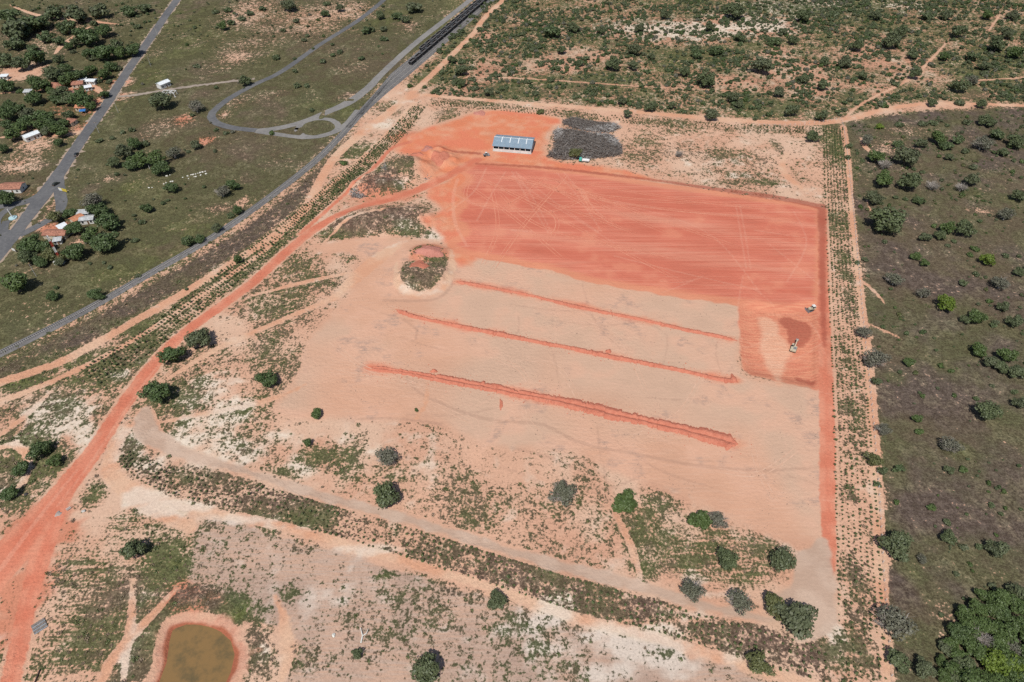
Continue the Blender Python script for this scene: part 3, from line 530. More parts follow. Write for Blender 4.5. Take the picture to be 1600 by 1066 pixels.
for k in range(34):
    x0, y0 = rr.uniform(480, 1200), rr.uniform(440, 760); a = rr.choice((.2, .22, 1.4, -.35, .6))+rr.gauss(0, .15); L_ = rr.uniform(60, 240); b = rr.gauss(0, .3)
    l = [(x0, y0), (x0+L_*.5*math.cos(a), y0+L_*.5*math.sin(a)*.8), (x0+L_*math.cos(a+b), y0+L_*math.sin(a+b)*.8)]
    if all(fld(z['pale'], *P(*q)) > 2 for q in l): GR.append(l)
ruts('tyre_marks', GR, ((.50, .30, .205), (.58, .37, .265)), .36)
wat = bpy.data.materials.new('pond_water'); n = NT(wat); p = n.pos()
n.base(n.mix(n.rng(n.noise(p, .18, 5, .65), .42, .70), (.215, .130, .052), (.120, .088, .042))); n.bs.inputs['Roughness'].default_value = .12; n.bs.inputs['Specular IOR Level'].default_value = .4
n.bump(n.noise(p, 1.6, 2), .02)
w = smooth(PP(POND), 2., True); me = bpy.data.meshes.new('pond'); me.from_pydata([(a, b, -.22) for a, b in w], [], [tuple(range(len(w)))]); me.update()
tag(link('pond', me, None, wat), kind='structure')
# ================================================================== ROADS AND RAILWAY
def asphalt(name, col, col2):
    m = bpy.data.materials.new(name); n = NT(m); p = n.pos()
    n.base(n.mix(n.rng(n.m('ADD', n.m('MULTIPLY', n.noise(p, .05, 3, .6), .5), n.m('MULTIPLY', n.noise(p, .5, 4, .65), .5)), .38, .62), col, col2)); n.bs.inputs['Roughness'].default_value = .85
    return m
ASPH = asphalt('asphalt', (.10, .10, .104), (.145, .142, .142)); GRAVM = asphalt('grey_gravel', (.17, .162, .155), (.24, .225, .21))
BALL = asphalt('ballast', (.115, .11, .108), (.185, .175, .17)); DUST = asphalt('road_dust', (.36, .26, .19), (.30, .24, .19))
STEEL = mat_simple('rail_steel', (.30, .29, .29), .1, 2, .45, .6)
SLEEP = mat_simple('concrete_sleeper', (.30, .28, .26), .15, 1)
def offset_line(w, off):
    t = np.gradient(w[:, :2], axis=0); t /= np.linalg.norm(t, axis=1)[:, None]+1e-9
    return w[:, :2] + np.stack([-t[:, 1], t[:, 0]], 1)*np.asarray(off, float).reshape(-1, 1)
def ribbon(name, pts, mat, zz, parent=None, world=False, prof=None, step=3., kind='structure', wob=.12):
    w = np.asarray(pts, float) if world else smooth(np.array([[*P(p[0], p[1]), p[2]] for p in pts]), step)
    N = len(w); hw = w[:, 2]/2; j = lambda: rng.normal(0, wob, N)
    if prof is None: rows = [(offset_line(w, hw+j()), zz), (offset_line(w, -hw+j()), zz)]
    else: rows = [(offset_line(w, hw*f), h) for f, h in prof]
    V = []; F = []
    for i in range(N):
        for r, h in rows: V.append((r[i, 0], r[i, 1], h))
    k = len(rows)
    for i in range(N-1):
        for a in range(k-1): F.append((i*k+a, i*k+a+1, (i+1)*k+a+1, (i+1)*k+a))
    me = bpy.data.meshes.new(name); me.from_pydata(V, [], F); me.update()
    if F and me.polygons[0].normal.z < 0: me.flip_normals()
    return tag(link(name, me, parent, mat), kind=kind) if kind else link(name, me, parent, mat)
HWY = [(300,-40,7.4),(283,-10,7.4),(262,20,7.4),(235,60,7.4),(200,110,7.4),(165,165,7.4),(130,215,7.6),(100,260,8),(72,300,9),(40,343,8),(15,376,8),(-30,430,8)]
ribbon('road_shoulder', [(a, b, c+2.2) for a, b, c in HWY], DUST, .03, wob=.8, step=1.6)
ribbon('highway', HWY, ASPH, .10)
ribbon('slip_road', [(92,272,5),(93,298,6.5),(96,318,6.5),(91,333,5),(75,345,5),(52,357,5.5),(30,368,5)], ASPH, .06)
ribbon('slip_road', [(84,285,6),(62,306,7),(35,317,6),(0,323,5.5),(-40,330,5.5)], ASPH, .07)
ribbon('slip_road', [(20,322,4.5),(2,335,4.5),(-6,348,4.5),(2,360,4.5),(30,368,4.5)], ASPH, .08)
ribbon('slip_road', [(10,345,4),(2,375,4.5),(0,395,5)], ASPH, .05)
ribbon('loop_road', [(620,-18,5),(600,0,5),(560,32,5),(500,70,5),(440,112,5.2),(400,131,5.2),(365,150,5.4),(340,168,5.6),(330,182,5.8),(340,193,5.8),(365,200,5.6),(400,204,5.6)], ASPH, .07)
ribbon('gravel_lane', [(400,205,6),(437,200,6),(475,190,6),(512,175,6.5),(545,160,8),(575,138,7),(600,112,6),(650,67,6),(700,28,6),(735,0,6),(770,-28,6)], GRAVM, .05)
ribbon('gravel_lane', [(400,205,5),(440,211,4.6),(480,215,4.6),(515,209,5),(540,195,5),(560,172,5)], GRAVM, .06)
ribbon('gravel_lane', [(186,151,3.4),(215,148,3.6),(250,142,3.6),(330,131,3.4),(398,123,3)], asphalt('dusty_gravel', (.25, .205, .17), (.33, .27, .22)), .04, wob=.5, step=1.6)
ribbon('gravel_lane', [(464,203,4.2),(474,192,4.2),(496,186,4.2),(518,188,4.4),(529,198,4.6),(518,208,4.4),(496,214,4.2),(474,212,4.2),(464,203,4.2),(466,200,4.2)], GRAVM, .045, step=1.5)

MAIN = [(-120,608),(-60,582),(0,553),(130,487),(230,430),(330,372),(420,309),(490,254),(530,215),(562,180),(595,149),(640,112),(705,56),(775,-5),(840,-60)]
def track(name, w, label, bed=True):
    root = empty(name, (0, 0, 0)); tag(root, label, 'railway track')
    if bed: ribbon('ballast_bed', np.column_stack([w, np.full(len(w), 5.4)]), BALL, 0, root, True, [(1, .02), (.62, .42), (-.62, .42), (-1, .02)], kind=None)
    for s in (-1, 1):
        r = offset_line(np.column_stack([w, w[:, 0]*0]), s*.8)
        ribbon('rail', np.column_stack([r, np.full(len(r), .16)]), STEEL, 0, root, True, [(1.2, .60), (1, .76), (-1, .76), (-1.2, .60)], kind=None)
    m = MB(); acc = 0; 
    for a, b in zip(w[:-1], w[1:]):
        L = np.linalg.norm(b-a); t = (b-a)/L; nn = np.array((-t[1], t[0]))
        while acc < L:
            c = a+t*acc; acc += .9
            q = [c+t*.13*i+nn*1.35*j for i, j in ((-1, -1), (1, -1), (1, 1), (-1, 1))]
            m.add([(*p_, .44) for p_ in q]+[(*p_, .58) for p_ in q], [(4, 5, 6, 7), (0, 1, 5, 4), (1, 2, 6, 5), (2, 3, 7, 6), (3, 0, 4, 7)])
        acc -= L
    tag(m.build('sleepers', SLEEP, root), kind='stuff')
    return root
main_w = smooth(PP(MAIN), 6.)
track('railway_track', main_w, 'main railway track on grey ballast curving past the red earth site')
# sidings branch off left of the main line
def siding(off, start):
    k = int(np.argmin(np.hypot(*(main_w-P(*start)).T))); w = main_w[k:]
    s = np.concatenate([[0], np.cumsum(np.linalg.norm(np.diff(w, axis=0), axis=1))])
    return offset_line(np.column_stack([w, s]), np.minimum(1, s/70.)**1.5*off)
sid1, sid2 = siding(4.6, (545, 198)), siding(9.2, (560, 182))
track('railway_track', sid1, 'railway siding carrying the near row of black wagons')
track('railway_track', sid2, 'railway siding carrying the far row of black wagons')

# ---- ore wagons
WAG = mat_simple('wagon_paint', (.022, .021, .023), .3, 1, .6); ORE = mat_simple('ore_load', (.085, .072, .066), .4, 2, .9, bump=.2); WHEEL = mat_simple('wheel_steel', (.06, .055, .05), .2)
RIM_ = mat_simple('wagon_rim', (.26, .26, .265), .2, 1, .5)
def make_wagon():
    r = empty('ore_wagon')
    L, Wd = 4.5, 1.55
    m = MB()
    b = [(-L+.9, -Wd+.35, 1.0), (L-.9, -Wd+.35, 1.0), (L-.9, Wd-.35, 1.0), (-L+.9, Wd-.35, 1.0)]
    t = [(-L, -Wd, 1.7), (L, -Wd, 1.7), (L, Wd, 1.7), (-L, Wd, 1.7)]; u = [(x, y, 3.3) for x, y, _ in t]
    i_ = [(x*.955, y*.90, 3.3) for x, y, _ in t]; f = [(x*.9, y*.8, 2.1) for x, y, _ in t]
    m.add(b+t+u+i_+f, [(3, 2, 1, 0)]+[(k+o, (k+1) % 4+o, (k+1) % 4+o+4, k+o+4) for o in (0, 4, 8, 12) for k in range(4)]+[(16, 17, 18, 19)])
    m.build('tub', WAG, r)
    m = MB(); m.box(-L, L, -Wd-.02, -Wd+.14, 3.3, 3.4).box(-L, L, Wd-.14, Wd+.02, 3.3, 3.4).box(-L-.02, -L+.2, -Wd+.14, Wd-.14, 3.3, 3.4).box(L-.2, L+.02, -Wd+.14, Wd-.14, 3.3, 3.4); m.build('top_rim', RIM_, r)
    m = MB().taper(-L+.5, L-.5, -Wd+.35, Wd-.35, 2.12, 2.75, 1.2, .6); m.build('ore_load', ORE, r)
    for s in (-1, 1):
        m = MB().box(s*2.9-1.1, s*2.9+1.1, -1.1, 1.1, .78, 1.0)
        for a in (-.8, .8):
            for y in (-.8, .8): m.bar((s*2.9+a, y-.07, .76+.02), (s*2.9+a, y+.07, .78), .40, .40, 10)
        m.build('bogie', WHEEL, r)
        MB().box(s*L-.05, s*(L+.5)+.05, -.12, .12, .95, 1.2).build('coupler', WHEEL, r)
    return r
wag0 = make_wagon(); used = False
ORDW = ['first', 'second', 'third', 'fourth', 'fifth', 'sixth', 'seventh', 'eighth', 'ninth', 'tenth', 'eleventh', 'twelfth', 'thirteenth', 'fourteenth', 'fifteenth', 'sixteenth', 'seventeenth', 'eighteenth', 'nineteenth', 'twentieth', 'twenty-first', 'twenty-second', 'twenty-third', 'twenty-fourth', 'twenty-fifth', 'twenty-sixth', 'twenty-seventh', 'twenty-eighth', 'twenty-ninth', 'thirtieth', 'thirty-first', 'thirty-second', 'thirty-third', 'thirty-fourth', 'thirty-fifth', 'thirty-sixth', 'thirty-seventh', 'thirty-eighth', 'thirty-ninth', 'fortieth']
for line, px0, row in ((sid1, (640, 104), 'near'), (sid2, (660, 81), 'far')):
    s = np.concatenate([[0], np.cumsum(np.linalg.norm(np.diff(line, axis=0), axis=1))])
    k = int(np.argmin(np.hypot(*(line-P(*px0)).T))); s0 = s[k]+4.5; i = 0
    while True:
        d = s0+i*10.6
        if d > s[-1]-2: break
        x, y = np.interp(d, s, line[:, 0]), np.interp(d, s, line[:, 1])
        x2, y2 = np.interp(d+2, s, line[:, 0]), np.interp(d+2, s, line[:, 1])
        if project(x, y, 3)[1] < -4: break
        o = wag0 if not used else copy_tree(wag0); used = True
        o.location = (x, y, .0); o.rotation_euler = (0, 0, math.atan2(y2-y, x2-x))
        pos = f'{ORDW[min(i, 39)]} from the near end' if i else 'the one at the near end'
        tag(o, f'black open-top ore wagon, {pos} of the {row} row', 'wagon', 'ore wagons on the sidings'); i += 1

# ================================================================== EARTHWORKS
def earth_mat(name, c0, c1):
    m = bpy.data.materials.new(name); n = NT(m); p = n.pos()
    f = n.noise(p, .5, 5, .65); n.base(n.mix(n.rng(f, .3, .7), c0, c1)); n.bump(n.noise(p, 1.3, 3, .6), .5, .8); return m
REDE = earth_mat('red_earth', (.43, .140, .088), (.52, .195, .125))
PINKE = earth_mat('pink_earth', (.40, .16, .12), (.49, .215, .165))
def windrow(pts, label, wid, hgt, lump=2.3, dbl=False, seed=0):
    r = np.random.default_rng(seed); w = smooth(PP(pts), .5); s = np.concatenate([[0], np.cumsum(np.linalg.norm(np.diff(w, axis=0), axis=1))])
    n = int(s[-1]/.45); ss = np.linspace(0, s[-1], n); w = np.column_stack([np.interp(ss, s, w[:, k]) for k in (0, 1)])
    wob_ = .55*np.sin(ss*.31)+.4*np.sin(ss*.83+1); lid = np.floor(ss/lump+wob_).astype(int); lid -= lid.min(); hr = r.uniform(.82, 1.12, lid.max()+2); orr = r.normal(0, .14, lid.max()+2)
    ph = (ss/lump+wob_) % 1; lf = (np.linspace(.62, 1.22, n) if dbl else 1)*(1+.14*np.sin(ss*.11+seed))
    K = 13; ts = np.linspace(-1, 1, K); V = []; F = []; rows = []
    taper = np.clip(np.minimum(ss, s[-1]-ss)/3., .15, 1)
    t_ = np.gradient(w, axis=0); t_ /= np.linalg.norm(t_, axis=1)[:, None]; nn = np.stack([-t_[:, 1], t_[:, 0]], 1)
    for i in range(n):
        hw = wid/2*hr[lid[i]]*lf[i]*taper[i]*(1-.25*abs(2*ph[i]-1)**4)
        for k, t in enumerate(ts):
            q = w[i]+nn[i]*(t*hw+orr[lid[i]])
            hb = lambda u: .5+.5*math.cos(math.pi*min(1, abs(u)))
            shape = hb(t) if not dbl else max(hb((t-.42)/.58), .92*hb((t+.42)/.58))
            zc = hgt*shape*hr[lid[i]]*taper[i]*(1-.34*abs(2*ph[i]-1)**4)
            V.append((q[0], q[1], max(zc, 0)+gz(*q) - (.06 if k in (0, K-1) else 0)+r.normal(0, .035)))
    for i in range(n-1):
        for k in range(K-1): F.append((i*K+k, i*K+k+1, (i+1)*K+k+1, (i+1)*K+k))
    me = bpy.data.meshes.new('earth_windrow'); me.from_pydata(V, [], F); me.update()
    if sum(p.normal.z for p in me.polygons[:200]) < 0: me.flip_normals()
    tag(link('earth_windrow', me, None, REDE), label, 'earth bank', 'rows of red soil on the graded field')
windrow([(713,440),(760,448),(830,462),(900,479),(1000,499),(1067,514),(1152,532)], 'narrow row of red soil nearest the red field', 2.8, .7, 2.6, seed=1)
windrow([(618,484),(650,495),(720,510),(800,526),(880,542),(950,556),(1020,570),(1080,582),(1120,592),(1152,596)], 'middle row of red soil heaps across the graded field', 3.4, .9, 2.4, seed=2)
windrow([(578,574),(640,583),(700,594),(770,606),(800,613),(880,628),(960,647),(1040,665),(1100,680),(1153,694)], 'broad double row of red soil heaps nearest the trees', 6.4, .75, 2.4, True, 3)
def heap(name, px, py, rx, ry, h, mat, label, seed):
    r = np.random.default_rng(seed); c = P(px, py); k = PXM(py); vy = np.linalg.norm(P(px, py-2)-P(px, py+2))/4
    R, A = 9, 26; V = [(c[0], c[1], h+gz(*c))]; F = []
    ph = r.uniform(0, 6.28, 4)
    for i in range(1, R+1):
        for a in range(A):
            th = a*2*math.pi/A; q = i/R*(1+.16*math.sin(3*th+ph[0])+.10*math.sin(5*th+ph[1]))
            x, y = c[0]+rx/k*q*math.cos(th), c[1]+ry*vy*q*math.sin(th)
            zz = h*(1-(i/R)**1.6)*(1+.2*math.sin(4*th+ph[2])*i/R)+r.normal(0, .06)*(i < R)
            V.append((x, y, zz+gz(x, y)-(.1 if i == R else 0)))
    for a in range(A): F.append((0, 1+a, 1+(a+1) % A))
    for i in range(R-1):
        for a in range(A): F.append((1+i*A+a, 1+(i+1)*A+a, 1+(i+1)*A+(a+1) % A, 1+i*A+(a+1) % A))
    me = bpy.data.meshes.new(name); me.from_pydata(V, [], F); me.update(); me.polygons.foreach_set('use_smooth', [True]*len(F))
    tag(link(name, me, None, mat), label, 'soil heap')
for a in [(672,396,22,9,1.6,PINKE,'pink soil heap on top of the round weedy mound'),(655,418,16,9,.8,REDE,'low red soil heap in the middle of the round weedy mound'),(668,234,9,6,1.6,PINKE,'round red soil heap left of the shed yard'),
          (688,250,15,10,1.0,REDE,'spread red soil heap left of the haul road bend'),(650,244,12,5,1.0,REDE,'red soil heap beside the planted strip'),(1146,592,5,7,1.0,REDE,'small red soil heap at the end of the middle row'),(951,549,5,3,.9,REDE,'small red soil heap behind the middle row'),
          (678,580,6,3,.9,REDE,'small red soil heap behind the broad row'),(783,632,3,9,.35,REDE,'red soil tongue spilling from the broad row'),(775,604,12,5,1.0,REDE,'wide red soil heap on the broad row'),(91,803,5,4,.5,asphalt('grey_stone',(.25,.21,.19),(.36,.30,.27)),'grey stone heap on the haul road'),(750,177,10,4,.8,PINKE,'pink soil heap behind the shed yard')]:
    heap('soil_heap', *a[:6], a[6], int(a[0]))
# ================================================================== VEGETATION
def leaf_mat(name, c0, c1, c2, rough=.55):
    m = bpy.data.materials.new(name); n = NT(m)
    a = n.new('ShaderNodeAttribute'); a.attribute_name = 'lv'
    oi = n.new('ShaderNodeObjectInfo'); rnd = oi.outputs['Random']
    c = n.mix(a.outputs['Fac'], c0, c1); c = n.mix(n.m('MULTIPLY', n.rng(rnd, .3, 1.), .7), c, c2)
    n.base(c); n.bs.inputs['Roughness'].default_value = rough; n.bs.inputs['Specular IOR Level'].default_value = .3
    return m
LEAF = {
 'dark': leaf_mat('leaf_dark', (.054, .070, .032), (.108, .130, .058), (.090, .098, .054)),
 'green': leaf_mat('leaf_green', (.048, .074, .021), (.088, .126, .038), (.062, .090, .028)),
 'lime': leaf_mat('leaf_lime', (.075, .115, .014), (.13, .175, .028), (.10, .14, .02)),
 'grey': leaf_mat('leaf_grey', (.088, .086, .060), (.155, .148, .110), (.105, .110, .070)),
 'olive': leaf_mat('leaf_olive', (.075, .082, .030), (.125, .128, .050), (.09, .105, .04)),
 'deep': leaf_mat('leaf_deep', (.042, .070, .023), (.084, .120, .042), (.062, .088, .032)),
 'scrub': leaf_mat('leaf_scrub', (.045, .068, .026), (.090, .118, .048), (.088, .094, .052)),
 'sap': leaf_mat('leaf_sapling', (.060, .085, .028), (.105, .132, .048), (.10, .105, .05)),
 'weedb': leaf_mat('leaf_dry', (.15, .105, .072), (.24, .175, .115), (.17, .14, .08)),
 'weedg': leaf_mat('leaf_weed', (.065, .085, .028), (.12, .135, .050), (.09, .09, .04))}
BARK = mat_simple('bark', (.13, .10, .08), .25, 3); PALEBARK = mat_simple('pale_bark', (.36, .33, .30), .2, 3)
TWIG = mat_simple('dead_twig', (.31, .275, .24), .3, 2)
def quads_mesh(name, C, Nn, S, lv, mat, asp=1.0):
    n = len(C); a = np.cross(Nn, rng.normal(size=(n, 3))); a /= np.linalg.norm(a, axis=1)[:, None]+1e-9
    b = np.cross(Nn, a); S = S[:, None]
    V = np.stack([C-a*S*asp-b*S*.35, C+b*S*-.8+a*0, C+a*S*asp+b*S*.2, C+b*S], 1).reshape(-1, 3)
    me = bpy.data.meshes.new(name); me.vertices.add(4*n); me.loops.add(4*n); me.polygons.add(n)
    me.vertices.foreach_set('co', V.ravel().astype(np.float32)); me.loops.foreach_set('vertex_index', np.arange(4*n, dtype=np.int32))
    me.polygons.foreach_set('loop_start', np.arange(0, 4*n, 4, dtype=np.int32)); me.update(calc_edges=True)
    at = me.attributes.new('lv', 'FLOAT', 'POINT'); at.data.foreach_set('value', np.repeat(lv, 4).astype(np.float32))
    me.materials.append(mat); return me
def crown_mesh(name, mat, seed, nleaf=2600, nl=14, zc=.92, vz=.62, ls=.066, spread=.74, lobe=(.20, .42), gap=0.):
    r = np.random.default_rng(seed); out = []
    cs = []
    for k in range(nl):
        d = r.normal(size=3); d /= np.linalg.norm(d); q = r.uniform(.15, 1)**.5*spread
        cs.append((d*q*np.array((1, 1, vz)), r.uniform(*lobe)))
    cs.append((np.zeros(3), .5)); tot = sum(c[1]**2 for c in cs); C, Nn, lv = [], [], []
    for c, rad in cs:
        m = int(nleaf*rad*rad/tot); d = r.normal(size=(m, 3)); d /= np.linalg.norm(d, axis=1)[:, None]
        rr = rad*(1-np.abs(r.normal(0, .16, m)))*(1+.12*r.normal(size=m))
        pnt = c+d*rr[:, None]*np.array((1, 1, .85)); C.append(pnt)
        nrm = d*.8+r.normal(0, .55, (m, 3))+np.array((0, 0, .35)); nrm /= np.linalg.norm(nrm, axis=1)[:, None]; Nn.append(nrm)
        lv.append(np.clip(r.uniform(.0, 1)*.45+r.uniform(0, .6, m), 0, 1))
    C = np.concatenate(C); C[:, 2] += zc; C[:, 2] = np.maximum(C[:, 2], .10)
    Nn = np.concatenate(Nn); lv = np.concatenate(lv)
    return quads_mesh(name, C, Nn, ls*r.uniform(.6, 1.35, len(C)), lv, mat)
def trunk_mesh(name, mat, seed, top=.9, r0=.075, limbs=6):
    r = random.Random(seed); m = MB(); k = (r.uniform(-.06, .06), r.uniform(-.06, .06), top*.5)
    m.bar((0, 0, -.05), k, r0, r0*.75, 7)
    for i in range(limbs):
        a = i*2*math.pi/limbs+r.uniform(-.4, .4); q = r.uniform(.35, .6)
        e = (k[0]+math.cos(a)*q, k[1]+math.sin(a)*q, top*r.uniform(.8, 1.25)); m.bar(k, e, r0*.5, r0*.16, 5)
        e2 = (e[0]+r.uniform(-.25, .25), e[1]+r.uniform(-.25, .25), e[2]+r.uniform(.05, .3)); m.bar(e, e2, r0*.17, r0*.05, 4)
    return m.mesh(name, mat)
def twig_mesh(name, mat, seed, n=90, zc=.9):
    r = random.Random(seed); m = MB()
    k = (0, 0, .35)
    for i in range(9):
        a = i*2*math.pi/9+r.uniform(-.3, .3); el = r.uniform(.35, 1.2); L = r.uniform(.4, .65)
        e = Vector((math.cos(a)*math.cos(el)*L, math.sin(a)*math.cos(el)*L, .35+math.sin(el)*L)); m.bar(k, e, .032, .016, 4)
        for j in range(n//9):
            d = Vector((math.cos(a)+r.gauss(0, .6), math.sin(a)+r.gauss(0, .6), .5+r.gauss(0, .45))).normalized()
            s = Vector(k).lerp(e, r.uniform(.35, 1)); f = s+d*r.uniform(.2, .5); m.bar(s, f, .014, .005, 3)
            for _ in range(2): g = f+Vector((r.gauss(0, .12), r.gauss(0, .12), r.uniform(0, .14))); m.bar(s.lerp(f, .6), g, .008, .004, 3)
    return m.mesh(name, mat)
CROWN = {}
for i, (t, kw) in enumerate({'dark': dict(), 'green': dict(nl=15), 'deep': dict(nl=16), 'lime': dict(nl=17, lobe=(.24, .36)), 'olive': dict(nleaf=2000), 'round': dict(nl=22, spread=.6, lobe=(.34, .42), nleaf=3000), 'grey': dict(nleaf=1500, nl=14, ls=.055)}.items()):
    CROWN[t] = [crown_mesh('crown_'+t, LEAF['dark' if t == 'round' else t], 40*i+k, **kw) for k in range(3)]
TRUNK = [trunk_mesh('trunk', BARK, k) for k in range(3)]; PTRUNK = [trunk_mesh('trunk_pale', PALEBARK, k+5) for k in range(2)]
TWIGS = [twig_mesh('branches', TWIG, k) for k in range(3)]
SHRUB = {t: [crown_mesh('shrub_'+t, LEAF[t], 500+17*i+k, nleaf=420, nl=6, zc=.50, vz=.55, ls=.15, spread=.55, lobe=(.32, .5)) for k in range(3)] for i, t in enumerate(('dark', 'green', 'scrub', 'grey', 'lime', 'olive'))}
SHSTEM = trunk_mesh('stem', BARK, 9, .5, .05, 4)

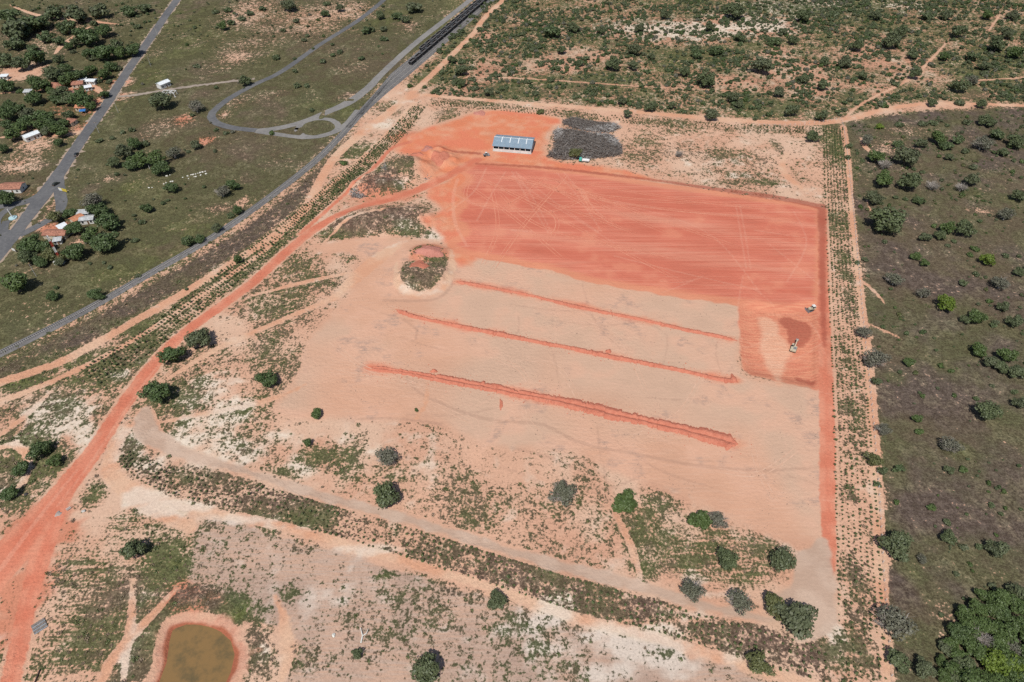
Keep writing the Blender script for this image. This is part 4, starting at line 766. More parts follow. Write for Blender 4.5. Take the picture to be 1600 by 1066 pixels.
TREES = '''308 522 46 dark|266 551 38 dark|241 611 44 dark|414 589 36 dark|604 710 38 grey|606 773 50 dark|877 768 46 grey|980 784 44 green|1094 811 34 green|1125 811 32 grey|1138 872 38 dark|1225 873 44 round|1085 920 42 grey|1157 936 40 grey|1210 946 42 olive|1246 963 66 dark|1187 1037 40 olive|660 1041 52 dark|557 1021 20 dark|776 936 32 dark|208 852 42 dark|57 697 38 dark|27 725 28 dark|10 765 28 dark|82 717 26 green|492 645 20 green|480 690 16 green|650 640 8 green|900 262 1 dark
1386 276 34 green|1420 277 38 dark|1460 285 24 bare|1504 290 20 bare|1520 276 28 dark|1367 307 26 dark|1390 339 52 dark|1400 308 10 scrub|1415 311 9 scrub|1437 310 18 scrub|1460 352 11 green|1447 368 20 dark|1471 365 20 dark|1482 353 24 green|1511 353 34 dark|1532 345 9 scrub|1574 332 26 grey|1594 303 24 dark|1524 388 15 green|1516 397 13 green|1546 403 24 lime|1572 398 13 dark|1432 398 17 green|1447 408 18 green|1400 433 28 grey|1444 456 22 grey|1484 471 34 lime|1525 427 13 dark|1505 442 15 dark|1567 438 30 grey|1569 477 20 dark|1530 491 32 green|1510 497 18 dark|1587 500 24 dark|1595 423 20 dark|1352 516 26 grey|1340 410 10 dark|1352 405 11 dark|1491 376 10 dark|1482 383 10 dark
1371 557 40 grey|1422 563 22 green|1370 594 17 dark|1470 571 11 green|1487 579 11 green|1545 639 40 round|1489 692 36 grey|1380 668 24 grey|1435 654 16 green|1436 674 15 green|1367 714 28 olive|1380 734 17 dark|1371 756 12 dark|1485 732 17 dark|1506 734 14 green|1405 729 18 scrub|1492 618 11 green|1442 618 9 green|1532 543 28 green|1552 563 26 dark|1577 554 28 green|1570 570 26 dark|1592 577 30 dark|1595 628 22 dark|1550 602 9 dark|1586 612 11 dark|1456 793 15 green|1401 785 11 green|1406 849 50 dark|1484 837 26 dark|1507 855 15 dark|1530 854 13 dark|1560 855 32 dark|1442 872 18 grey|1517 882 10 green|1400 967 58 grey|1412 1030 42 dark|1446 1042 38 dark|1471 960 11 dark
1500 985 32 dark|1530 948 32 green|1560 932 34 green|1592 918 34 dark|1518 1002 34 green|1545 972 34 green|1570 985 38 green|1536 996 34 bare|1556 1030 42 lime|1594 1042 40 lime|1520 1056 46 green|1590 970 36 green|1588 1008 32 grey|1488 1042 32 green|1605 948 34 green|1482 1012 24 dark|1500 1022 28 green|1505 960 26 green|1570 955 32 dark|1545 1062 36 green|1572 1064 38 green|1498 1062 28 dark|1580 935 30 green|1540 930 24 green|1612 990 36 green|1612 1020 36 green|1470 1032 18 green|1510 1040 34 dark|1535 1020 34 green|1562 1008 34 green|1583 1028 34 green|1530 975 30 green|1515 985 28 green|1600 930 32 dark|1555 950 30 green|1575 1045 32 green|1602 1062 34 dark|1478 1055 26 green|1490 1005 24 green
62 128 30 green|50 121 24 dark|82 110 34 dark|101 105 22 dark|120 112 30 dark|100 120 28 green|140 105 24 green|160 112 24 green|172 101 20 dark|184 106 14 dark|130 136 12 green|154 125 13 dark|170 127 13 dark|161 145 17 dark|91 141 26 dark|78 140 18 green|107 131 14 green|125 150 34 dark|107 151 30 dark|85 151 24 dark|142 165 17 green|50 150 26 dark|32 141 14 green|7 130 26 dark|12 162 20 dark|28 167 22 dark|106 177 18 dark|65 180 30 dark|62 191 28 green|78 192 26 dark|90 200 28 green|37 189 26 dark|17 201 34 green|7 175 28 dark|70 203 20 dark|8 192 20 dark|2 230 18 dark|91 221 16 dark|40 175 22 dark|98 190 18 dark
137 80 20 dark|160 77 34 dark|180 70 28 dark|185 80 24 green|206 72 28 dark|144 91 13 dark|89 90 18 dark|113 80 12 dark|162 44 26 dark|132 52 36 dark|117 62 20 dark|105 69 17 dark|215 41 13 dark|146 35 15 dark|117 12 40 scrub|82 11 34 scrub|100 35 32 scrub|15 32 50 scrub|45 27 40 scrub|10 17 34 scrub|60 27 30 scrub|51 86 32 dark|30 95 28 dark|5 90 28 scrub|50 72 18 scrub|19 60 32 scrub|150 12 30 scrub|200 12 24 scrub|225 8 20 scrub|70 52 26 scrub|90 60 20 scrub|35 45 24 scrub
249 152 36 round|305 164 24 grey|382 124 19 dark|306 102 13 dark|300 179 10 dark|337 202 10 dark|306 224 19 dark|246 129 9 green|205 202 12 dark|155 219 12 dark|175 215 10 dark|191 206 10 dark|207 221 24 dark|226 224 15 dark|192 234 28 dark|215 246 32 green|240 246 34 green|270 235 26 grey|175 250 24 dark|250 260 26 dark|294 236 9 dark|205 252 26 dark|336 18 12 dark|360 34 15 dark|347 38 17 green|377 28 15 scrub|355 15 14 scrub|390 20 14 scrub|410 12 14 scrub
450 4 24 dark|462 32 12 dark|431 89 14 dark|461 110 11 dark|475 62 11 dark|480 55 10 dark|442 46 11 dark|530 9 16 dark|510 5 12 dark|507 17 16 scrub|595 22 16 dark|572 44 17 scrub|580 45 15 dark|599 45 14 dark|632 27 16 scrub|647 6 24 scrub|464 132 14 dark|479 133 11 dark|487 171 11 dark|424 207 11 green|489 75 7 dark|460 91 8 dark|519 69 8 dark|640 134 11 green|681 140 14 dark|707 90 17 dark|760 39 14 dark|749 44 12 dark|765 141 17 dark|742 137 13 dark|720 127 17 dark|737 122 15 dark|720 107 22 dark|536 254 12 green|520 85 10 scrub|530 80 12 scrub|505 95 12 scrub|565 90 12 scrub|600 60 14 scrub|620 20 18 scrub
45 378 34 dark|40 398 30 dark|67 383 26 dark|75 393 30 olive|115 388 36 dark|82 336 26 olive|107 331 22 dark|112 352 30 dark|136 365 30 green|142 311 32 grey|150 326 30 dark|165 343 36 dark|162 372 42 dark|20 436 46 green|81 460 19 dark|147 457 22 dark|227 323 20 dark|220 346 14 dark|266 291 21 dark|345 295 26 grey|362 287 21 dark|336 355 20 dark|311 371 17 dark|292 373 22 scrub|370 327 17 dark|370 403 18 green|291 451 8 dark|210 375 12 scrub|162 410 8 dark|215 430 12 dark|140 411 8 dark|4 306 30 dark|100 395 26 olive|90 405 20 dark|60 405 24 dark|155 462 16 dark|360 335 14 dark
980 175 17 dark|1017 164 20 dark|1112 176 24 round|1181 184 11 dark|972 155 16 dark|997 164 14 dark|1050 162 16 dark|844 174 13 olive|821 127 10 dark|860 124 14 dark|900 238 20 olive|959 95 30 dark|989 99 20 dark|992 75 22 dark|877 75 17 dark|862 42 30 scrub|896 40 20 dark|997 41 18 dark|1150 12 32 dark|1145 150 20 dark|1155 160 17 dark|1190 97 34 dark|1105 122 28 dark|1062 238 16 bare|845 100 12 dark|905 95 16 scrub|915 90 14 dark|870 105 14 dark|1070 110 18 dark|1020 85 16 dark|1090 80 20 scrub|1120 75 22 scrub|940 45 16 dark|1040 20 18 dark|1110 40 18 dark|1160 55 20 dark
1272 209 24 dark|1327 227 15 dark|1355 216 21 grey|1442 192 15 dark|1459 191 15 dark|1375 197 15 lime|1405 194 14 dark|1510 190 15 dark|1457 157 19 dark|1499 160 15 dark|1535 160 17 dark|1429 112 22 dark|1477 84 20 green|1501 132 25 dark|1520 122 20 grey|1287 130 21 dark|1255 122 17 dark|1219 142 20 dark|1237 170 24 dark|1285 179 20 dark|1384 165 13 green|1320 170 11 dark|1394 61 28 dark|1340 67 24 dark|1257 22 24 dark|1307 22 15 dark|1590 77 28 green|1545 20 20 green|1560 66 28 dark|1467 212 26 green|1420 240 38 dark|1372 240 28 green|1385 252 26 bare|1485 242 17 dark|1509 235 15 dark|1537 185 22 dark|1550 190 18 dark|1590 217 28 dark|1522 260 15 dark|1537 220 30 grey|1325 245 12 dark|1405 222 18 scrub|1440 222 20 dark|1480 222 22 scrub|1500 215 20 scrub|1560 205 24 scrub|1570 235 18 scrub|1430 80 22 scrub|1500 45 26 dark|1480 20 20 scrub|1410 45 26 dark|1290 92 20 dark|1320 95 22 dark|1350 115 18 dark|1540 100 20 dark|1575 50 20 dark|1585 20 22 dark|1450 20 20 scrub|1370 20 20 dark|1210 60 20 scrub|1240 60 18 dark|1225 45 16 scrub|1400 130 14 dark|1520 85 20 scrub|560 1100 1 dark'''
LAB = {(308,522):'big dark tree on the right edge of the red haul road',(266,551):'dark tree overhanging the left edge of the red haul road',(241,611):'low spreading dark tree where the gravel road meets the haul road',(414,589):'round dark tree alone left of the graded field',
 (604,710):'grey-green tree just below the graded field, upper of two',(606,773):'dark tree touching the gravel road, lower of two left of centre',(877,768):'grey twiggy tree alone near the middle below the graded field',(980,784):'bright green tree right of the grey twiggy tree',(1094,811):'green tree beside a grey one, left of that pair',(1125,811):'grey tree beside a green one, right of that pair',
 (1138,872):'dark tree between the gravel road and the green and grey pair',(1225,873):'round dense tree near the grey cleared corner',(1085,920):'grey twiggy tree overhanging the gravel road',(1157,936):'grey-green tree beside the gravel road near its end',(1210,946):'olive tree with a pale trunk touching the biggest dark tree',(1246,963):'biggest dark tree at the corner where the gravel road ends',
 (1187,1037):'olive tree on the sandy track at the bottom right',(660,1041):'large dark tree at the bottom centre edge',(557,1021):'small dark bush left of the large tree at the bottom centre',(776,936):'sparse dark bush beside the lower sandy track',(208,852):'dark tree with a black shadow above the green weed patch',(1545,639):'round solitary dark tree in the dark savanna at right',(1400,967):'large grey twiggy tree on the perimeter track at lower right',
 (249,152):'big round dark tree beside the white ruin',(1112,176):'dense round tree on the northern dirt road',(980,175):'tree standing in the northern planted strip',(1272,209):'dark tree at the northeast corner of the planted strip',(900,238):'olive tree in front of the large brush pile',(1062,238):'leafless grey tree in the sandy north corner',(844,174):'small tree behind the shed in the planted strip',
 (1536,996):'leafless silver tree amid the dense wood at lower right',(1406,849):'broad dark tree right of the perimeter track',(1371,557):'round grey tree beside the perimeter track',(1390,339):'wide dark tree in the upper savanna at right',(20,436):'bright green clump of trees at the left edge',(337,202):'small tree at the hairpin of the loop road',(382,124):'tree at the junction of the grey lane and the loop road'}
def area(px, py):
    if py > 905 and px > 1465: return 'in the dense wood at lower right'
    if px > 1340 and py > 690: return 'in the lower savanna at right'
    if px > 1340 and py > 500: return 'in the middle savanna at right'
    if px > 1335 and py > 345: return 'in the savanna right of the red field'
    if px > 1315 and py > 178: return 'in the savanna below the northern dirt road'
    if px > 1380 and py < 178: return 'in the scrub at the upper right corner'
    if px > 1100 and py < 200: return 'in the scrub above the northeast corner'
    if px > 780 and py < 145: return 'in the scrub above the shed'
    if px > 780 and py < 200: return 'along the northern dirt road'
    if px > 655 and py < 200: return 'in the scrub between the train and the site'
    if px > 420 and py < 220: return 'in the grass left of the train'
    if px > 320 and py < 140: return 'in the grass right of the highway'
    if px < 205 and 97 < py < 240: return 'among the village houses'
    if px < 240 and py <= 97: return 'in the upper left corner'
    if py < 275 and px < 400: return 'in the thicket between highway and railway'
    if py < 425 and px < 185: return 'around the houses at the road junction'
    if py < 480 and px < 400: return 'in the grass left of the railway'
    if px < 120 and py > 600: return 'by the hollow left of the haul road'
    return 'on the construction site'
ADJ = {'dark': 'dark green', 'green': 'bright green', 'lime': 'lime green', 'olive': 'olive', 'round': 'round dark', 'grey': 'grey-green', 'bare': 'leafless grey', 'scrub': 'dull green'}
tl = [(float(a), float(b), float(c), d) for a, b, c, d in (s.split() for s in TREES.replace('\n', '|').split('|')) if float(c) > 2]
grp = {}
for t in tl: grp.setdefault((area(t[0], t[1]), t[3], t[2] > 15), []).append(t)
def place_tree(px, py, dpx, typ, k):
    R = dpx/2/PXM(py); R = max(R, .5)*(1.16 if px > 1465 and py > 905 else 1.08); big = dpx > 15
    zc = R*(.95 if big else .5); c = P(px, py, zc); zg = gz(*c)
    lab = LAB.get((int(px), int(py)))
    ar = area(px, py); mem = sorted(grp[(ar, typ, big)], key=lambda t: t[0]); word = 'tree' if big else 'shrub'
    if lab is None:
        if len(mem) == 1: lab = f'the only {ADJ[typ]} {word} {ar}'
        else:
            i = mem.index((px, py, dpx, typ)); od = ORDW[i]+' from the left' if i else 'leftmost'
            if i == len(mem)-1: od = 'rightmost'
            lab = f'{od} {ADJ[typ]} {word} {ar}'
    e = empty('tree' if big else 'shrub', (c[0], c[1], zg), rng.uniform(0, 6.28)); e.scale = (R*rng.uniform(.94, 1.16), R*rng.uniform(.9, 1.1), R*rng.uniform(.72, .95))
    tag(e, lab, word, ('trees ' if big else 'shrubs ')+ar)
    if typ == 'bare':
        link('trunk', PTRUNK[k % 2], e); b = link('branches', TWIGS[k % 3], e); b.scale = (1.15,)*3
        b2 = link('branches', TWIGS[(k+1) % 3], e); b2.rotation_euler = (0, 0, 1.1); b2.scale = (1.1, 1.1, 1)
    elif big:
        link('trunk', (PTRUNK if typ in ('grey', 'olive') else TRUNK)[k % 2], e); link('crown', CROWN['deep' if typ == 'dark' and (k % 4 and px < 420 or k % 2 and px > 1465 and py > 905) else typ if typ in CROWN else 'dark'][k % 3] if typ != 'scrub' else SHRUBBIG[k % 3], e)
        if typ == 'grey': b = link('branches', TWIGS[k % 3], e); b.scale = (1.12, 1.12, 1.05)
    else:
        link('stem', SHSTEM, e); link('crown', SHRUB.get(typ, SHRUB['dark'])[k % 3], e)
SHRUBBIG = [crown_mesh('crown_scrub', LEAF['scrub'], 900+k, nleaf=1200, nl=16, zc=.75, vz=.5, ls=.10, spread=.8, lobe=(.22, .36)) for k in range(3)]
for k, t in enumerate(tl): place_tree(*t, k)

# ---- masses nobody could count: instanced on points
def stuff(name, pts, sc, protos, label, cat):
    col = bpy.data.collections.new(name+'_kinds')
    for i, me in enumerate(protos): col.objects.link(bpy.data.objects.new(f'{name}_kind_{i:02d}', me))
    n = len(pts); me = bpy.data.meshes.new(name); me.vertices.add(n); me.vertices.foreach_set('co', np.asarray(pts, np.float32).ravel())
    me.attributes.new('sc', 'FLOAT', 'POINT').data.foreach_set('value', np.asarray(sc, np.float32))
    me.attributes.new('rz', 'FLOAT', 'POINT').data.foreach_set('value', rng.uniform(0, 6.28, n).astype(np.float32))
    me.attributes.new('pi', 'INT', 'POINT').data.foreach_set('value', rng.integers(0, len(protos), n).astype(np.int32))
    o = tag(link(name, me), label, cat, kind='stuff')
    g = bpy.data.node_groups.new(name, 'GeometryNodeTree'); g.interface.new_socket('Geometry', in_out='INPUT', socket_type='NodeSocketGeometry'); g.interface.new_socket('Geometry', in_out='OUTPUT', socket_type='NodeSocketGeometry')
    N = g.nodes.new; gi, go = N('NodeGroupInput'), N('NodeGroupOutput'); ci = N('GeometryNodeCollectionInfo'); ci.inputs[0].default_value = col; ci.inputs['Separate Children'].default_value = True; ci.inputs['Reset Children'].default_value = True
    ip = N('GeometryNodeInstanceOnPoints'); ip.inputs['Pick Instance'].default_value = True
    def na(nm, ty): a = N('GeometryNodeInputNamedAttribute'); a.data_type = ty; a.inputs[0].default_value = nm; return a.outputs[0]
    cx = N('ShaderNodeCombineXYZ'); L = g.links.new
    L(gi.outputs[0], ip.inputs['Points']); L(ci.outputs[0], ip.inputs['Instance']); L(na('pi', 'INT'), ip.inputs['Instance Index']); L(na('rz', 'FLOAT'), cx.inputs[2])
    er = N('FunctionNodeEulerToRotation'); L(cx.outputs[0], er.inputs[0]); L(er.outputs[0], ip.inputs['Rotation']); L(na('sc', 'FLOAT'), ip.inputs['Scale']); L(ip.outputs[0], go.inputs[0])
    md = o.modifiers.new('scatter', 'NODES'); md.node_group = g
    return o
def in_view(x, y, m=40):
    px, py = project(x, y, 0); return (px > -m) & (px < 1600+m) & (py > -m) & (py < 1066+m)
def scatter(n, F, lo, x0, x1, y0, y1):
    x, y = rng.uniform(x0, x1, n), rng.uniform(y0, y1, n); v = fld(F, x, y); k = (v > lo) & in_view(x, y)
    return x[k], y[k]
def pts3(x, y): return np.stack([x, y, fld(hz, x, y)], 1)
hard_ = np.maximum.reduce([z['pad'], z['yard'], z['pale'], red, np.maximum(sand, gravel), pond+6, z['pit']])
okv = np.where(hard_ < -.3, dens, -1)
# northern scrub
x, y = scatter(60000, np.where(hard_ < -1, N_, 0), .6, -330, 560, 440, 760); q = fld(vnoise(22, 21), x, y)*.6+fld(vnoise(8, 22), x, y)*.4; k = rng.random(len(x)) < np.clip((q-.28)*1.7, .06, .8); x, y = x[k], y[k]
stuff('scrub_bushes', pts3(x, y), np.clip(rng.lognormal(.12, .5, len(x)), .4, 2.8), SHRUB['scrub']+SHRUB['dark']+SHRUB['scrub']+SHRUB['grey'][:1]+SHRUB['green'][:1], 'mass of small dull green bushes covering the northern scrubland', 'bushes')
# savanna and western grass
x, y = scatter(11000, np.where(hard_ < -1, E_, 0), .8, 150, 480, 60, 480); k = rng.random(len(x)) < np.clip((fld(vnoise(30, 31), x, y)-.42)*1.5+(project(x, y, 0)[1] < 330)*.3, .09, 1); x, y = x[k], y[k]
stuff('savanna_shrublets', pts3(x, y), np.clip(rng.lognormal(-.38, .55, len(x)), .25, 1.9), SHRUB['scrub']+SHRUB['green']+SHRUB['dark']+SHRUB['olive'][:1], 'tiny green shrublets dotting the dark savanna at right', 'shrublets')
x, y = scatter(9000, np.where(hard_ < -1, W, 0), .8, -620, -20, 180, 760); k = rng.random(len(x)) < np.clip((fld(vnoise(34, 41), x, y)-.45)*.8+(project(x, y, 0)[1] < 60)*.22+((project(x, y, 0)[1] < 100) & (project(x, y, 0)[0] < 235))*.5, .02, 1); x, y = x[k], y[k]
ux, uy = project(x, y, 0); bad = np.zeros(len(x), bool)
for L_ in ((HWY, 7), ([(620,-18),(560,32),(440,112),(340,168),(330,182),(400,204),(475,190),(545,160),(600,112),(735,0)], 6), (MAIN, 12)):
    w = smooth(PP(L_[0]), 6.)
    for a in w: bad |= np.hypot(x-a[0], y-a[1]) < L_[1]
x, y = x[~bad], y[~bad]
stuff('grassland_shrublets', pts3(x, y), np.clip(rng.lognormal(-.1, .55, len(x)), .3, 2.2), SHRUB['scrub']+SHRUB['dark']+SHRUB['grey'][:1]+SHRUB['green'][:1], 'tiny shrublets dotting the grassland left of the railway', 'shrublets')
# weed tufts on sandy soil
def tuft(name, mat, seed, n=26, h=.5):
    r = np.random.default_rng(seed); a = r.uniform(0, 6.28, n); q = r.uniform(0, .75, n)**.7
    C = np.stack([np.cos(a)*q, np.sin(a)*q, r.uniform(.05, h, n)], 1); Nn = r.normal(0, .5, (n, 3))+np.array((0, 0, .7)); Nn /= np.linalg.norm(Nn, axis=1)[:, None]
    return quads_mesh(name, C, Nn, r.uniform(.12, .30, n), r.uniform(0, 1, n), mat)
TB = [tuft('dry_tuft', LEAF['weedb'], k) for k in range(3)]; TG = [tuft('green_tuft', LEAF['weedg'], k+5) for k in range(3)]
x, y = rng.uniform(-330, 250, 150000), rng.uniform(76, 420, 150000); v = fld(okv, x, y); k = (v > .1) & (fld(np.maximum(W, E_), x, y) < .5) & in_view(x, y) & (rng.random(len(x)) < np.clip(v*.5-.06, 0, .55)*np.where(fld(strip, x, y) > 0, .45, 1)); x, y = x[k], y[k]
gsel = rng.random(len(x)) < np.clip(fld(green, x, y)-.2, .05, .85)
stuff('dry_weed_tufts', pts3(x[~gsel], y[~gsel]), np.clip(rng.lognormal(-.75, .4, (~gsel).sum()), .2, 1.1), TB, 'dry brown weed tufts scattered over the sandy soil', 'weeds')
stuff('green_weed_tufts', pts3(x[gsel], y[gsel]), np.clip(rng.lognormal(-.7, .45, gsel.sum()), .2, 1.3), TG, 'low green weed tufts scattered over the sandy soil', 'weeds')
# planted rows
SAP = [crown_mesh('sapling', LEAF['sap'], 700+k, nleaf=90, nl=4, zc=.75, vz=.8, ls=.22, spread=.5, lobe=(.35, .5)) for k in range(4)]
def rows(line, nrow, sp, keep):
    w = smooth(np.array([[*P(p[0], p[1]), p[2]] for p in line]), 1.); s = np.concatenate([[0], np.cumsum(np.linalg.norm(np.diff(w[:, :2], axis=0), axis=1))]); out = []
    for r_ in range(nrow):
        f = (r_+.5)/nrow*2-1; q = offset_line(w, w[:, 2]/2*f*.94); d = np.arange(rng.uniform(0, sp), s[-1], sp)
        x, y = np.interp(d, s, q[:, 0])+rng.normal(0, .13, len(d)), np.interp(d, s, q[:, 1])+rng.normal(0, .13, len(d))
        k = rng.random(len(d)) < keep*np.clip(.55+fld(vnoise(14, 60), x, y)*.9, 0, 1); out.append(np.stack([x, y], 1)[k])
    return np.concatenate(out)
plant = [rows(BOTTOM_STRIP, 6, 2.1, .9), rows(EAST_STRIP, 8, 1.8, .9), rows(LEFT_STRIP, 7, 1.9, 1.0), rows(NORTH_STRIP, 4, 2.2, .9)]
SLAB = ['young sapling in the planted strip below the grey gravel road', 'young sapling in the planted strip right of the red field', 'young sapling in the planted strip along the haul road', 'young sapling in the northern planted strip']
allp = np.concatenate([np.column_stack([p_, np.full(len(p_), i)]) for i, p_ in enumerate(plant)])
allp = allp[in_view(allp[:, 0], allp[:, 1], 4)]; allp = allp[fld(np.maximum(red, gravel), allp[:, 0], allp[:, 1]) < 0]
allp = allp[np.argsort(np.hypot(allp[:, 0], allp[:, 1]))]
for k, (x, y, i) in enumerate(allp[:300]):
    o = tag(link('sapling', SAP[k % 4]), SLAB[int(i)], 'sapling', 'saplings in planted strip '+['below the gravel road', 'right of the red field', 'along the haul road', 'in the north'][int(i)])
    o.location = (x, y, gz(x, y)); s_ = float(np.clip(rng.lognormal(-.5, .25), .3, .95)); o.scale = (s_, s_, s_*rng.uniform(.8, 1.2)); o.rotation_euler = (0, 0, rng.uniform(0, 6.28))
r_ = allp[300:]; stuff('planted_saplings', pts3(r_[:, 0], r_[:, 1]), np.clip(rng.lognormal(-.58, .25, len(r_)), .3, .95)*np.where(r_[:, 2] == 2, 1.25, np.where(r_[:, 2] == 3, 1.05, 1.0)), SAP, 'rows of young saplings in the planted strips round the site', 'saplings')

# loose clods spilled from the soil rows
CL = []
for k in range(3):
    bm = bmesh.new(); bmesh.ops.create_icosphere(bm, subdivisions=1, radius=1); rc_ = random.Random(k)
    for v in bm.verts: v.co *= rc_.uniform(.65, 1.15); v.co.z *= .7
    me = bpy.data.meshes.new('clod'); bm.to_mesh(me); bm.free(); me.materials.append(REDE); CL.append(me)
cp = []
for l, m_, sd_ in (([(713,440),(830,462),(1000,499),(1152,532)], 450, 1.3), ([(618,484),(720,510),(880,542),(1020,570),(1152,596)], 650, 1.6), ([(578,574),(700,594),(800,613),(960,647),(1153,694)], 1000, 2.7)):
    w = smooth(PP(l), 1.); q = w[rng.integers(0, len(w), m_)]+rng.normal(0, sd_, (m_, 2)); cp.append(q)
cp = np.concatenate(cp); stuff('loose_clods', pts3(cp[:, 0], cp[:, 1]), np.clip(rng.lognormal(-1.9, .5, len(cp)), .06, .42), CL, 'loose red soil clods spilled along the soil rows', 'clods')
# ================================================================== BUILDINGS, VEHICLES, SMALL THINGS
def rot_of(p0, p1): a, b = P(*p0), P(*p1); return math.atan2(*(b-a)[::-1])
WHITEP = mat_simple('white_paint', (.62, .61, .58), .08, .6); CREAM = mat_simple('cream_plaster', (.55, .47, .36), .12, .6)
TILE = mat_simple('clay_tile', (.33, .15, .10), .25, 1.2, .85, bump=.05); TILEO = mat_simple('orange_tile', (.46, .20, .11), .2, 1.2); TILEB = mat_simple('old_tile', (.27, .155, .12), .3, 1.2)
FIBRE = mat_simple('fibre_cement', (.42, .43, .43), .18, .8); WROOF = mat_simple('white_sheet', (.66, .69, .70), .08, .8, .5); GLASS = mat_simple('window_dark', (.03, .035, .04), .1, 1, .2); WOODM = mat_simple('wood_door', (.16, .09, .05), .2, 2)
BLUET = mat_simple('blue_tarp', (.03, .14, .38), .15, 1, .5); GREYM = mat_simple('grey_metal', (.32, .34, .36), .12, 2, .5, .3); DARKM = mat_simple('dark_rubber', (.02, .02, .021), .2, 2, .7)
CONC = mat_simple('concrete', (.42, .40, .37), .15, 1); REDP = mat_simple('red_paint', (.38, .05, .03), .15, 1); YEL = mat_simple('yellow_paint', (.55, .42, .06), .12, 2, .5)
RUST = mat_simple('weathered_boards', (.20, .17, .15), .3, 3)
ROOFB = bpy.data.materials.new('blue_grey_sheet'); n = NT(ROOFB); p = n.new('ShaderNodeTexCoord').outputs['Object']
n.base(n.mix(n.rng(n.noise(p, .6, 3), .3, .7), (.21, .285, .355), (.255, .33, .395))); n.bs.inputs['Roughness'].default_value = .55
wv = n.new('ShaderNodeTexWave'); wv.inputs['Scale'].default_value = 1.6; n.ln(p, wv.inputs['Vector']); n.bump(wv.outputs['Fac'], .06)
def rbox(m, *a): return m.box(*a)
def house(px, py, w, d, h, rot, wall, roof, label, name='house', pitch=.32, hip=False, over=.45, mono=False, veranda=False):
    top = h + d/2*pitch; c = P(px, py, h+d*pitch*.25); r = empty(name, (c[0], c[1], gz(*c)), rot); tag(r, label, 'house' if name == 'house' else name.replace('_', ' '))
    m = MB()
    if mono: m.prism([(-d/2, 0), (d/2, 0), (d/2, h+d*pitch*.5), (-d/2, h)], -w/2, w/2)
    elif hip: m.box(-w/2, w/2, -d/2, d/2, 0, h)
    else: m.prism([(-d/2, 0), (d/2, 0), (d/2, h), (0, top), (-d/2, h)], -w/2, w/2)
    m.build('wall', wall, r)
    W, D, t = w/2+over, d/2+over, .14; e = h-over*pitch
    if mono:
        e2 = h+d*pitch*.5+over*pitch*.5; MB().prism([(-D, e+.03), (D, e2+.03), (D, e2+t), (-D, e+t)], -W, W).build('roof', roof, r)
    elif hip:
        k = min(D, W*.9); tp = h+k*pitch
        b = [(-W, -D, e+.02), (W, -D, e+.02), (W, D, e+.02), (-W, D, e+.02)]; u = [(-W+k, 0, tp+.1), (W-k, 0, tp+.1)]
        ro = MB().add(b+u, [(0, 1, 5, 4), (1, 2, 5), (2, 3, 4, 5), (3, 0, 4), (3, 2, 1, 0)]).build('roof', roof, r)
        MB().bar((-W+k, 0, tp+.12), (W-k, 0, tp+.12), .12).build('ridge', roof, ro)
    else:
        for s in (-1, 1):
            MB().prism([(s*D, e+.02), (0, top+.02), (0, top+t+.02), (s*D, e+t+.02)], -W, W).build('roof_slope', roof, r)
        MB().bar((-W, 0, top+t), (W, 0, top+t), .13).build('ridge', roof, r)
    MB().box(-.45+w*.1, .45+w*.1, -d/2-.06, -d/2+.02, .02, 2.05).build('door', WOODM, r)
    for x in (-w*.3, w*.33):
        q = MB().box(x-.55, x+.55, -d/2-.05, -d/2+.02, .95, 2.0).build('window', GLASS, r); MB().box(x-.65, x+.65, -d/2-.12, -d/2-.04, .85, .95).build('sill', CONC, q)
    q = MB().box(w/2-.02, w/2+.05, -.5, .5, .95, 2.0).build('window', GLASS, r)
    if veranda:
        MB().prism([(-d/2-2.6, h-.75), (-d/2-.1, h-.2), (-d/2-.1, h-.1), (-d/2-2.6, h-.65)], -w/2, w/2).build('veranda_roof', roof, r)
        for x in (-w/2+.2, 0, w/2-.2): MB().bar((x, -d/2-2.4, 0), (x, -d/2-2.4, h-.72), .09).build('post', WOODM, r)
    return r
hr = rot_of((60, 215), (110, 209))
house(86, 131, 10, 7, 2.8, -.12, CREAM, TILE, 'wide house with red tiled roof among the village trees', hip=True, veranda=True)
house(121, 128, 7.5, 7, 2.8, .25, CREAM, TILE, 'red-roofed village house touching the white-roofed one')
house(128, 123.5, 5.5, 4.5, 2.9, .2, WHITEP, WROOF, 'small white-roofed house behind the red-roofed village house', mono=True, pitch=.15)
house(142, 125, 6.5, 4.6, 2.8, -.05, WHITEP, WROOF, 'white-roofed village house nearest the highway', pitch=.2)
house(137, 135, 4.5, 3.6, 2.5, .5, WHITEP, WROOF, 'tiny white-roofed hut below the white-roofed village house', mono=True, pitch=.2)
house(127, 165, 7.5, 5.5, 2.7, .0, CREAM, TILEO, 'orange-roofed house beside the blue tarpaulin')
house(108, 187, 7, 6, 2.8, -.25, CREAM, TILE, 'red-roofed house at the lower end of the village', hip=True)
house(47, 209, 9.5, 5.2, 3.2, .95, WHITEP, WROOF, 'long white-roofed building on bare red ground', pitch=.3)
house(6, 118, 5, 3.6, 2.6, .1, WHITEP, WROOF, 'small white shelter beside the dirt pitch at left', mono=True, pitch=.15)
house(43, 142, 5, 4, 2.4, .1, CREAM, FIBRE, 'small grey-roofed shed under the village trees', mono=True, pitch=.2)
house(102, 146.5, 4.5, 3.6, 2.4, .2, CREAM, FIBRE, 'small grey-roofed lean-to in the village middle', mono=True, pitch=.2)
house(112, 143, 7, 5, 2.6, .1, CREAM, TILEB, 'old brown-roofed house in the village middle')
house(18, 289, 12, 7.5, 3.0, .04, WHITEP, TILE, 'red-roofed house with white front left of the highway', hip=False, veranda=False)
house(119, 339, 6, 5, 2.8, 1.0, CREAM, TILEO, 'orange-roofed house at the road junction')
